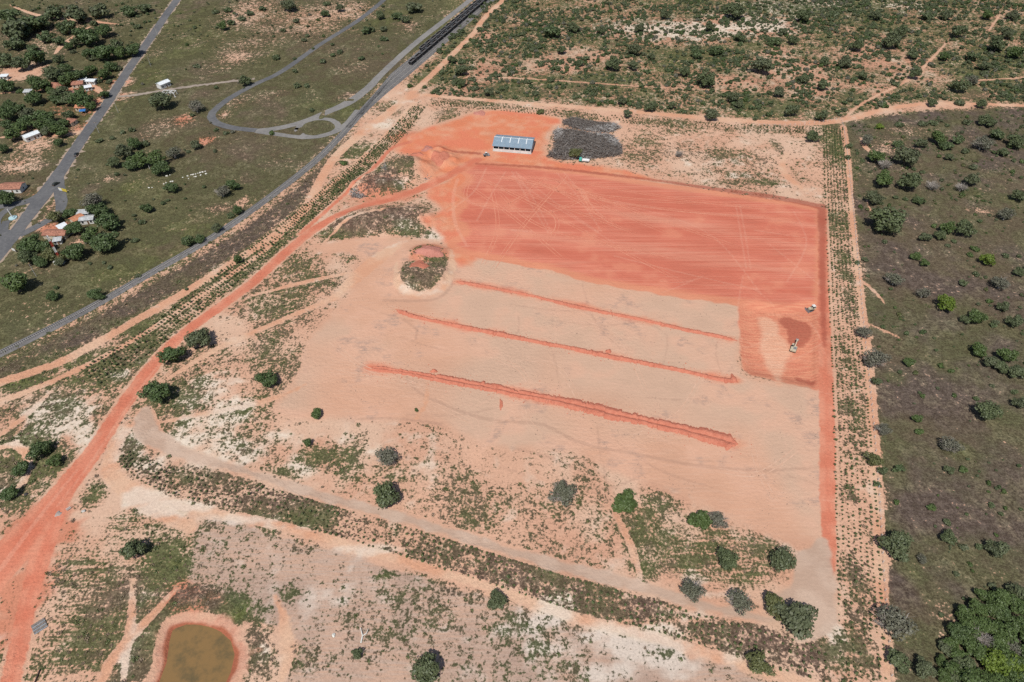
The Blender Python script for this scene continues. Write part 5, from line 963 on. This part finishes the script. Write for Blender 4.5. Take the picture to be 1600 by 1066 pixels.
house(129.5, 331, 6, 3.8, 2.7, .15, WHITEP, FIBRE, 'grey-roofed building above the orange-roofed house', mono=True, pitch=.15)
house(135, 340, 7, 4.6, 2.8, .2, WHITEP, FIBRE, 'grey-roofed building right of the orange-roofed house', pitch=.18)
house(97, 353, 4.2, 4, 2.6, .9, WHITEP, WROOF, 'small white-roofed kiosk below the round olive tree', mono=True, pitch=.2)
house(86, 362, 12, 5.5, 2.7, .0, CREAM, TILE, 'long red-roofed house at the road junction')
house(98, 362, 3.6, 5.5, 2.9, .0, CREAM, TILE, 'narrow red-roofed annex of the long junction house')
house(254, 128, 8.5, 5.2, 3.4, 1.0, WHITEP, WROOF, 'white-roofed roadside building on the grey lane', pitch=.35)
house(89, 374, 3.6, 3, 2.4, .3, WHITEP, FIBRE, 'small silver-roofed hut below the long junction house', mono=True, pitch=.2)
# blue tarpaulin
c = P(129, 172, 2.2); t_ = empty('tarpaulin', (*c, 0), .2); tag(t_, 'blue tarpaulin canopy beside the orange-roofed house', 'tarpaulin')
MB().prism([(-2, 2.0), (0, 2.6), (2, 2.0), (2, 2.05), (0, 2.66), (-2, 2.05)], -2.1, 2.1).build('canopy', BLUET, t_)
for a in (-1.9, 1.9):
    for b in (-1.9, 1.9): MB().bar((a, b, 0), (a, b, 2.0), .05).build('pole', GREYM, t_)
# ruin of concrete beams
c = P(267, 149); t_ = empty('concrete_ruin', (*c, 0), -.05); tag(t_, 'white roofless concrete frame beside the big round tree', 'ruin')
for x in (-5, -2, 1, 4):
    for y in (-2.2, 2.2): MB().box(x-.2, x+.2, y-.2, y+.2, 0, 2.6).build('column', WHITEP, t_)
for y in (-2.2, 2.2): MB().box(-5.2, 4.2, y-.22, y+.22, 2.6, 2.95).build('beam', WHITEP, t_)
for x in (-5, -2, 1, 4): MB().box(x-.2, x+.2, -1.98, 1.98, 2.62, 2.93).build('beam', WHITEP, t_)
MB().box(-1.8, .8, 2.24, 2.36, 0, 2.5).build('wall', WHITEP, t_); MB().box(4.25, 5.2, -3.6, -2.4, 0, .5).build('slab', CONC, t_)

# ---- the open shed
A, B = P(770.5, 236), P(829.5, 241); rt = math.atan2(*(B-A)[::-1]); Ls = float(np.linalg.norm(B-A)); Ds = 15.0; hw = 3.9
sh = empty('warehouse', (A[0], A[1], 0), rt); tag(sh, 'open-sided shed with blue-grey metal roof on the red earth', 'shed')
rise = 2.3
for s, nm in ((0, 'roof_slope'), (1, 'roof_slope')):
    y0, y1 = (-.5, Ds/2) if s == 0 else (Ds+.5, Ds/2); zl, zh = hw-.15, hw+rise
    ro = MB().prism([(y0, zl), (y1, zh), (y1, zh+.12), (y0, zl+.12)], -.5, Ls+.5).build(nm, ROOFB, sh)
    for f in (.2, .42, .64, .85):          # pale ridge strips, on both slopes
        ya, yb = (Ds*.22, Ds/2-.15) if s == 0 else (Ds/2+.15, Ds*.72); za = zl+(zh-zl)*abs(ya-y0)/abs(y1-y0)+.13; zb = zl+(zh-zl)*abs(yb-y0)/abs(y1-y0)+.13
        MB().prism([(ya, za), (yb, zb), (yb, zb+.10), (ya, za+.10)], Ls*f-.24, Ls*f+.24).build('skylight', WROOF, ro)
MB().box(-.5, Ls+.5, Ds/2-.25, Ds/2+.25, hw+rise+.11, hw+rise+.24).build('ridge_cap', WROOF, sh)
for k in range(8):
    x = .15+(Ls-.3)*k/7
    for y in (.15, Ds-.15): MB().box(x-.16, x+.16, y-.16, y+.16, 0, hw).build('column', WHITEP, sh)
    MB().prism([(0, hw), (Ds, hw), (Ds, hw+.25), (Ds/2, hw+rise-.1), (0, hw+.25)], x-.08, x+.08).build('truss', GREYM, sh)
for k in range(7):
    x0, x1 = .15+(Ls-.3)*k/7+.17, .15+(Ls-.3)*(k+1)/7-.17; MB().box(x0, x1, .05, .25, 0, 1.75).build('low_wall', WHITEP, sh)
MB().box(-.02, .18, .35, Ds-.35, 0, 1.75).build('low_wall', WHITEP, sh); MB().box(Ls-.18, Ls+.02, .35, Ds-.35, 0, 1.75).build('low_wall', WHITEP, sh)
MB().box(.35, Ls-.35, Ds-.22, Ds-.08, 0, hw-.2).build('back_wall', FIBRE, sh)
MB().box(-.3, Ls+.3, -.3, Ds+.3, .0, .06).build('floor_slab', CONC, sh)

# ---- brush piles
BRUSH = bpy.data.materials.new('dry_branch'); n = NT(BRUSH); a_ = n.new('ShaderNodeAttribute'); a_.attribute_name = 'lv'
n.base(n.mix(a_.outputs['Fac'], (.115, .09, .075), (.56, .535, .51)))
BRBASE = earth_mat('brush_floor', (.10, .075, .06), (.17, .13, .11))
def brush(pts, label, nst, hgt, seed):
    r = np.random.default_rng(seed); w = smooth(PP(pts), 2., True); c = w.mean(0); root = empty('brush_pile', (c[0], c[1], 0)); tag(root, label, 'brush pile')
    lo, hi = w.min(0), w.max(0); pp = []
    F = poly_sdf(blank(), w, False, True)
    while len(pp) < nst:
        q = r.uniform(lo, hi); d = fld(F, *q)
        if d > r.normal(.3, .5): pp.append((*q, d))
    pp = np.array(pp); n_ = len(pp); hmap = lambda d, x, y: hgt*np.clip(d/3.5, 0, 1)**.6*(.6+.8*fld(vnoise(6, seed), x, y))
    az = r.normal(.1, .8, n_); L = r.uniform(.7, 2.6, n_); rad = r.uniform(.07, .24, n_); el = r.normal(0, .3, n_)
    zc = hmap(pp[:, 2], pp[:, 0], pp[:, 1])+r.uniform(-.3, .6, n_); d = np.stack([np.cos(az)*np.cos(el), np.sin(az)*np.cos(el), np.sin(el)], 1)
    C = np.column_stack([pp[:, 0]-c[0], pp[:, 1]-c[1], np.maximum(zc, .1)]); s1 = np.stack([-np.sin(az), np.cos(az), az*0], 1); s2 = np.cross(d, s1)
    V = []
    for e, f in ((-1, 1.), (1, .55)):
        for k in range(3): V.append(C+d*L[:, None]*e+(s1*math.cos(k*2.094)+s2*math.sin(k*2.094))*(rad*f)[:, None])
    V = np.stack(V, 1).reshape(-1, 3); i0 = np.arange(n_)*6; Fq = np.concatenate([np.stack([i0+k, i0+(k+1) % 3, i0+3+(k+1) % 3, i0+3+k], 1) for k in range(3)])
    me = bpy.data.meshes.new('branches'); me.from_pydata(V.tolist(), [], Fq.tolist()); me.update()
    south = (pp[:, 1]-lo[1])/(hi[1]-lo[1]); brn = fld(vnoise(14, seed+3), pp[:, 0], pp[:, 1])
    lv = np.clip(r.uniform(0, 1, n_)**.95*np.where((brn > .60), .35, 1.0), 0, 1)
    me.attributes.new('lv', 'FLOAT', 'POINT').data.foreach_set('value', np.repeat(lv, 6).astype(np.float32))
    tag(link('branches', me, root, BRUSH), kind='stuff')
    K = len(w); V = [(w[i, 0]-c[0], w[i, 1]-c[1], -.05) for i in range(K)]+[(.8*(w[i, 0]-c[0]), .8*(w[i, 1]-c[1]), hgt*.25) for i in range(K)]+[(0, 0, hgt*.35)]
    Fb = [(i, (i+1) % K, K+(i+1) % K, K+i) for i in range(K)]+[(K+i, K+(i+1) % K, 2*K) for i in range(K)]
    me = bpy.data.meshes.new('litter_mound'); me.from_pydata(V, [], Fb); me.update(); link('litter_mound', me, root, BRBASE)
brush([(868,205),(890,203),(925,208),(955,212),(968,222),(974,235),(968,243),(940,247),(915,249),(880,250),(856,244),(866,234),(867,220)], 'large grey brush pile right of the shed', 3200, 1.9, 71)
brush([(879,192),(890,186),(900,185),(930,190),(960,194),(970,199),(955,207),(930,206),(900,201)], 'smaller grey brush pile behind the large one', 1300, 1.4, 72)

brush([(598,262),(606,256),(620,258),(628,266),(624,276),(610,280),(600,274)], 'small grey brush pile on the weedy mound left of the yard', 420, 1.5, 73)
brush([(550,300),(556,292),(572,294),(576,304),(566,310),(552,308)], 'low grey brush pile at the foot of the weedy mound', 300, .9, 74)
brush([(658,272),(668,270),(674,278),(668,284),(658,282)], 'tiny grey brush pile beside the haul road bend', 160, .9, 75)
# ---- vehicles
def car(px, py, rot, paint, label, name='car', L=4.4, pick=False, zoff=.1):
    c = P(px, py, .8); r = empty(name, (c[0], c[1], gz(*c)+zoff), rot); tag(r, label, 'truck' if name == 'pickup_truck' else 'car'); w = .88; l = L/2
    m = MB().prism([(-l, .32), (l, .32), (l, .72), (l-.25, .86), (l-1.15, .98), (-l+.15, 1.0), (-l, .85)], -w, w, 'y').build('body', paint, r)
    cb = (-.3, 1.0) if pick else (-l+.35, 1.0)
    MB().taper(cb[0], cb[1]+.25, -w+.06, w-.06, .985, 1.5, .35, .14, .65).build('windows', GLASS, r)
    MB().taper(cb[0]+.33, cb[1]-.38, -w+.19, w-.19, 1.5, 1.56, .03, .03).build('roof', paint, r)
    if pick: MB().box(-l+.12, -.45, -w+.12, w-.12, .995, 1.02).build('cargo_bed', DARKM, r); [MB().box(-l+.02, -.4, s*(w-.06)-.05, s*(w-.06)+.05, 1.02, 1.22).build('bed_side', paint, r) for s in (-1, 1)]
    for x in (-l+.8, l-.85):
        for s in (-1, 1):
            q = MB().bar((x, s*(w-.16), .33), (x, s*(w+.03), .33), .33, .33, 12).build('wheel', DARKM, r); MB().bar((x, s*(w+.03), .33), (x, s*(w+.045), .33), .19, .19, 8).build('rim', GREYM, q)
    for s in (-1, 1): MB().box(l-.04, l+.03, s*.62-.17, s*.62+.17, .58, .72).build('headlight', WHITEP, r); MB().box(-l-.03, -l+.04, s*.68-.14, s*.68+.14, .6, .78).build('tail_light', REDP, r)
    return r
BLK = mat_simple('black_car_paint', (.016, .017, .018), .1, 1, .25, 0, .5); OLV = mat_simple('dark_olive_car_paint', (.05, .05, .035), .1, 1, .3, 0, .5); WCAR = mat_simple('white_car_paint', (.70, .70, .69), .04, 1, .3, 0, .5); SIL = mat_simple('silver_car_paint', (.45, .46, .47), .06, 1, .3, .3, .5)
car(119, 241, rot_of((100, 262), (125, 224)), BLK, 'black car driving on the highway near the village'); car(87, 287, rot_of((75, 300), (95, 270))-.5, OLV, 'dark car turning off at the road junction')
car(163, 150, .9, WCAR, 'white car parked under the tree by the highway', zoff=.02); car(168.5, 147, 1.2, SIL, 'silver car parked beside the white car by the highway', zoff=.02)
car(102, 364, .95, BLK, 'black car parked beside the narrow annex at the junction', zoff=.02); car(107, 365.5, .95, SIL, 'silver car parked right of the black one at the junction', zoff=.02)
TEAL = mat_simple('teal_cab', (.08, .42, .36), .1, 2, .4)
c = P(912, 250.5, 1.); tr = empty('flatbed_truck', (*c, 0), rot_of((918, 251), (906, 250))); tag(tr, 'white flatbed truck with teal cab parked by the brush pile', 'truck')
MB().box(-3.6, 1.0, -1.1, 1.1, .95, 1.15).build('deck', WCAR, tr)
for s in (-1, 1): MB().box(-3.6, 1.0, s*1.1-.05, s*1.1+.05, 1.15, 1.7).build('side_board', WCAR, tr)
MB().box(-3.65, -3.55, -1.04, 1.04, 1.15, 1.7).build('tailgate', WCAR, tr); MB().box(-3.4, 2.9, -.45, .45, .6, .95).build('chassis', DARKM, tr)
cb = MB().taper(1.25, 3.1, -1.1, 1.1, .75, 2.5, .05, .08, .35).build('cab', TEAL, tr); MB().taper(2.92, 3.12, -.9, .9, 1.55, 2.25, .02, .05, .12).build('windscreen', GLASS, cb)
for x in (-2.6, -1.6, 2.2):
    for s in (-1, 1): MB().bar((x, s*.8, .48), (x, s*1.1, .48), .48, .48, 12).build('wheel', DARKM, tr)
# small roller by the shed
MACH = mat_simple('machine_grey', (.22, .22, .23), .2, 2, .5); MYEL = mat_simple('machine_cream', (.47, .41, .30), .12, 2, .5)
c = P(760, 242, .8); t_ = empty('road_roller', (*c, 0), .3); tag(t_, 'small grey road roller on the track in front of the shed', 'roller')
MB().bar((1.4, -1, .7), (1.4, 1, .7), .7, .7, 16).build('drum', GREYM, t_); MB().box(-1.9, .5, -.85, .85, .6, 1.45).build('body', MACH, t_); MB().box(.5, 2.2, -1.15, -1.02, .6, .85).build('drum_frame', MACH, t_); MB().box(.5, 2.2, 1.02, 1.15, .6, .85).build('drum_frame', MACH, t_)
MB().taper(-.8, .5, -.7, .7, 1.46, 2.4, .1, .08).build('cab_glass', GLASS, t_); MB().box(-.8, .5, -.75, .75, 2.4, 2.5).build('cab_roof', WHITEP, t_)
for s in (-1, 1): MB().bar((-1.3, s*.6, .65), (-1.3, s*1.05, .65), .65, .65, 12).build('wheel', DARKM, t_)
def tracks_(t_, l=1.9, y=1.15):
    for s in (-1, 1):
        m = MB(); prof = [(-l, .25), (-l+.25, .02), (l-.25, .02), (l, .25), (l, .6), (l-.3, .85), (-l+.3, .85), (-l, .6)]
        m.prism(prof, s*y-.28, s*y+.28, 'y'); m.build('crawler_track', DARKM, t_)
# excavator in the pit
c = P(1242, 540, 1.2); t_ = empty('excavator', (c[0], c[1], gz(*c)), rot_of((1241, 544), (1246, 530))); tag(t_, 'cream excavator digging in the red pit', 'excavator'); tracks_(t_)
MB().bar((0, 0, .8), (0, 0, 1.05), .8, .8, 16).build('turntable', DARKM, t_)
MB().taper(-2.2, .9, -1.35, 1.35, 1.05, 2.0, .1, .1).build('house', MYEL, t_); MB().box(-2.6, -1.9, -1.3, 1.3, 1.12, 1.9).build('counterweight', MYEL, t_)
cb = MB().taper(-.2, 1.3, .35, 1.3, 2.0, 2.95, .05, .06, .25).build('cab', GLASS, t_); MB().box(-.2, 1.0, .4, 1.25, 2.95, 3.05).build('cab_roof', MYEL, cb)
MB().box(-1.6, -.4, -1.1, .1, 2.0, 2.35).build('engine_hood', MACH, t_)
MB().bar((.8, -.2, 1.6), (3.1, -.2, 4.0), .24, .2, 6).build('boom', MYEL, t_); MB().bar((3.1, -.2, 4.0), (5.4, -.2, 2.5), .19, .14, 6).build('arm', MYEL, t_); MB().bar((1.4, -.2, 1.7), (2.6, -.2, 3.4), .09).build('hydraulic_ram', GREYM, t_)
MB().prism([(5.0, 1.5), (5.9, 1.4), (5.8, 2.4), (5.3, 2.6), (4.9, 2.2)], -.75, .35, 'y').build('bucket', MACH, t_)
# bulldozer at the pit edge
c = P(1270, 479, 1.0); t_ = empty('bulldozer', (c[0], c[1], gz(*c)), rot_of((1272, 479), (1264, 481))); tag(t_, 'pale bulldozer on the red ground above the pit', 'bulldozer'); tracks_(t_, 1.8, 1.0)
MB().taper(-.2, 2.0, -.6, .6, .8, 1.75, .05, .08).build('engine_hood', MYEL, t_); MB().box(-1.7, -.22, -.95, .95, .87, 1.6).build('body', MYEL, t_)
cb = MB().taper(-1.4, .1, -.75, .75, 1.6, 2.6, .1, .08).build('cab', GLASS, t_); MB().box(-1.45, .15, -.85, .85, 2.6, 2.72).build('cab_roof', WHITEP, cb); MB().bar((.8, .3, 1.7), (.8, .3, 2.6), .07).build('exhaust', DARKM, t_)
MB().prism([(2.5, .1), (2.75, .05), (2.6, .65), (2.8, 1.3), (2.6, 1.3), (2.4, .7)], -1.7, 1.7, 'y').build('blade', MACH, t_)
for s in (-1, 1): MB().bar((.2, s*1.35, .5), (2.5, s*1.35, .5), .1).build('push_arm', MACH, t_)
MB().prism([(-2.6, .2), (-2.3, .2), (-1.7, 1.1), (-1.9, 1.2)], -.4, .4, 'y').build('ripper', MACH, t_)

# ---- mast, monument, signs
b0 = P(97.5, 411); hgt = 5.
for hh in np.arange(5, 70, .5):
    if project(b0[0], b0[1], hh)[1] < 369: hgt = float(hh); break
t_ = empty('lattice_mast', (b0[0], b0[1], 0)); tag(t_, 'tall thin red and white mast beside the junction houses', 'mast'); nseg = 5
for k in range(nseg):
    z0, z1 = hgt*k/nseg, hgt*(k+1)/nseg; m = MB(); R_ = .5
    cr = [(R_*math.cos(a), R_*math.sin(a)) for a in (0, 2.094, 4.189)]
    for x, y in cr: m.bar((x, y, z0), (x, y, z1), .11, .11, 5)
    for j in range(6):
        za, zb = z0+(z1-z0)*j/6, z0+(z1-z0)*(j+1)/6
        for i in range(3): m.bar((*cr[i], za), (*cr[(i+1) % 3], zb), .06, .06, 4)
    m.build('mast_section', REDP if k % 2 else WHITEP, t_)
MB().box(-1.3, 1.3, -1.3, 1.3, 0, .4).build('footing', CONC, t_); MB().box(-3.4, -1.9, -1.8, -.2, 0, 1.8).build('equipment_cabinet', WHITEP, t_)
c = P(20.5, 341); t_ = empty('monument', (*c, 0)); tag(t_, 'pale blue round monument with a white post on the traffic island', 'monument')
PBL = mat_simple('pale_blue_plaster', (.38, .52, .55), .08, 1); MB().bar((0, 0, 0), (0, 0, .5), 2.3, 2.2, 24).build('base', PBL, t_); MB().bar((0, 0, .5), (0, 0, 1.0), 1.3, 1.2, 20).build('plinth', PBL, t_)
MB().bar((0, 0, 1.0), (-.3, 0, 6.0), .35, .22, 10).build('post', WHITEP, t_)
def sign(px, py, w, h, rot, mat, label, mat2=None, lift=1.2):
    c = P(px, py, lift); t_ = empty('sign_board', (*c, 0), rot); tag(t_, label, 'sign')
    MB().box(-w/2, w/2, -.05, .05, lift, lift+h).build('panel', mat, t_)
    if mat2: MB().box(-w/2, -w*.1, -.07, -.052, lift+.05, lift+h-.05).build('panel_print', mat2, t_)
    for s in (-1, 1): MB().bar((s*w*.4, .1, 0), (s*w*.4, .1, lift+h), .06).build('post', GREYM, t_)
sign(99, 299, 6.2, 2.0, -.35, YEL, 'yellow and white roadside board at the junction', WHITEP, .6)
sign(22, 392, 2.4, 1.5, -.4, WHITEP, 'white sign at the highway edge by the tall trees', None, 1.0)
sign(108, 796, 1.6, 1.1, .9, WHITEP, 'small white sign standing on the red haul road', None, .3)
def post(px, py, h, label, mat=CONC, arm=True):
    c = P(px, py); t_ = empty('utility_pole', (*c, gz(*c))); tag(t_, label, 'pole', 'utility poles'); MB().bar((0, 0, -.2), (0, 0, h), .16, .10, 8).build('pole_shaft', mat, t_)
    if arm: MB().box(-1.1, 1.1, -.07, .07, h-.6, h-.45).build('crossarm', WOODM, t_); [MB().bar((x, 0, h-.45), (x, 0, h-.2), .06).build('insulator', GREYM, t_) for x in (-.9, 0, .9)]
for px, py, l in ((57, 432, 'concrete pole near the bright green trees at left'), (155, 208, 'concrete pole right of the highway below the village'), (247, 58, 'concrete pole between the highway and the grass at top'), (236, 104, 'concrete pole above the roadside building'), (185, 176, 'concrete pole beside the highway bend'), (226, 222, 'short white post among the thicket trees'), (234, 264, 'leaning pale post below the thicket')):
    post(px, py, 8 if 'concrete' in l else 2.2, l, CONC if 'concrete' in l else WHITEP, 'concrete' in l)
# hillside stones, log, boards
r = random.Random(3)
def rock(name, px, py, s, mat, label, group=None, cat='stone'):
    c = P(px, py); bm = bmesh.new(); bmesh.ops.create_icosphere(bm, subdivisions=2, radius=1)
    for v in bm.verts: v.co *= r.uniform(.8, 1.15); v.co.z *= .55
    me = bpy.data.meshes.new(name); bm.to_mesh(me); bm.free(); o = link(name, me, None, mat); o.location = (c[0], c[1], gz(*c)+s*.25); o.scale = (s, s*.8, s); o.rotation_euler = (0, 0, r.uniform(0, 3)); tag(o, label, cat, group)
STW = mat_simple('whitewashed_stone', (.62, .60, .54), .12, 1)
for x, y in [(980,430),(1065,405),(1085,450),(1130,385),(1165,380),(1210,370),(1250,355),(1290,345),(1335,335),(1380,322),(1395,365),(1300,390),(1215,415),(1185,418),(640,545),(680,525),(765,505),(800,500),(750,385),(695,405),(375,615),(430,610)]:
    rock('painted_stone', 200+x/11.43, 240+y/11.43, r.uniform(.45, .8), STW, 'white-painted stone laid in a line on the grassy slope', 'white stones on the grassy slope')
rock('white_boulder', 521.5, 993, .7, STW, 'white boulder left of the fallen forked trunk')
c = P(566, 996); t_ = tag(empty('fallen_trunk', (*c, gz(*c)+.25)), 'white forked dead trunk lying on the grey field', 'dead trunk')
MB().bar((-.1, -1.9, 0), (.1, .3, .25), .28, .24, 8).build('trunk', STW, t_); MB().bar((.1, .3, .25), (-.9, 2.8, .5), .2, .1, 7).build('limb', STW, t_); MB().bar((.1, .3, .25), (1.3, 1.0, .4), .18, .14, 7).build('limb', STW, t_); MB().bar((1.3, 1.0, .4), (1.7, 2.5, .6), .14, .07, 7).build('limb', STW, t_)
c = P(62, 979); t_ = tag(empty('board_stack', (*c, gz(*c)+.1), .75), 'weathered corrugated boards stacked beside the orange side track', 'boards')
for k in range(9): MB().box(-2.0, 2.0, -1.9+k*.43, -1.53+k*.43, .02*(k % 3), .2+.06*((k*5) % 3)).build('board', RUST if k % 3 else GREYM, t_)
c = P(59, 1058); t_ = tag(empty('dark_log', (*c, gz(*c)+.2), rot_of((56, 1066), (63, 1050))), 'dark burnt log at the bottom left edge', 'log'); m = MB().bar((-2, 0, 0), (2.2, .15, .1), .26, .2, 9).build('trunk', mat_simple('charred_wood', (.05, .03, .025), .3, 3), t_)
MB().bar((1, .1, .1), (1.5, .8, .3), .09, .05, 6).build('branch_stub', WOODM, t_)
rock('dark_boulder', 40.5, 772, .8, mat_simple('dark_stone', (.05, .045, .045), .3, 2), 'dark boulder on the bank of the hollow at left'); rock('grey_boulder', 131, 799, .8, CONC, 'grey boulder beside the haul road junction')
# ---- wire fence along the east and north side
FP = smooth(PP([(1186,197),(1240,196),(1282,192),(1306,188),(1317,196),(1330,300),(1341,420),(1350,520),(1362,640),(1372,760),(1379,880),(1388,1000),(1394,1080)]), 2.)
s = np.concatenate([[0], np.cumsum(np.linalg.norm(np.diff(FP, axis=0), axis=1))]); t_ = tag(empty('wire_fence', (0, 0, 0)), 'wire fence with pale posts along the perimeter track', 'fence')
pm = MB().box(-.09, .09, -.09, .09, -.2, 1.5).mesh('post', WHITEP); d = np.arange(0, s[-1], 3.6); fx, fy = np.interp(d, s, FP[:, 0]), np.interp(d, s, FP[:, 1])
for x, y in zip(fx, fy): o = link('post', pm, t_); o.location = (x, y, gz(x, y))
for hh in (.5, .95, 1.4):
    m = MB()
    for i in range(len(fx)-1): m.bar((fx[i], fy[i], gz(fx[i], fy[i])+hh), (fx[i+1], fy[i+1], gz(fx[i+1], fy[i+1])+hh), .012, .012, 3)
    m.build('wire', GREYM, t_)
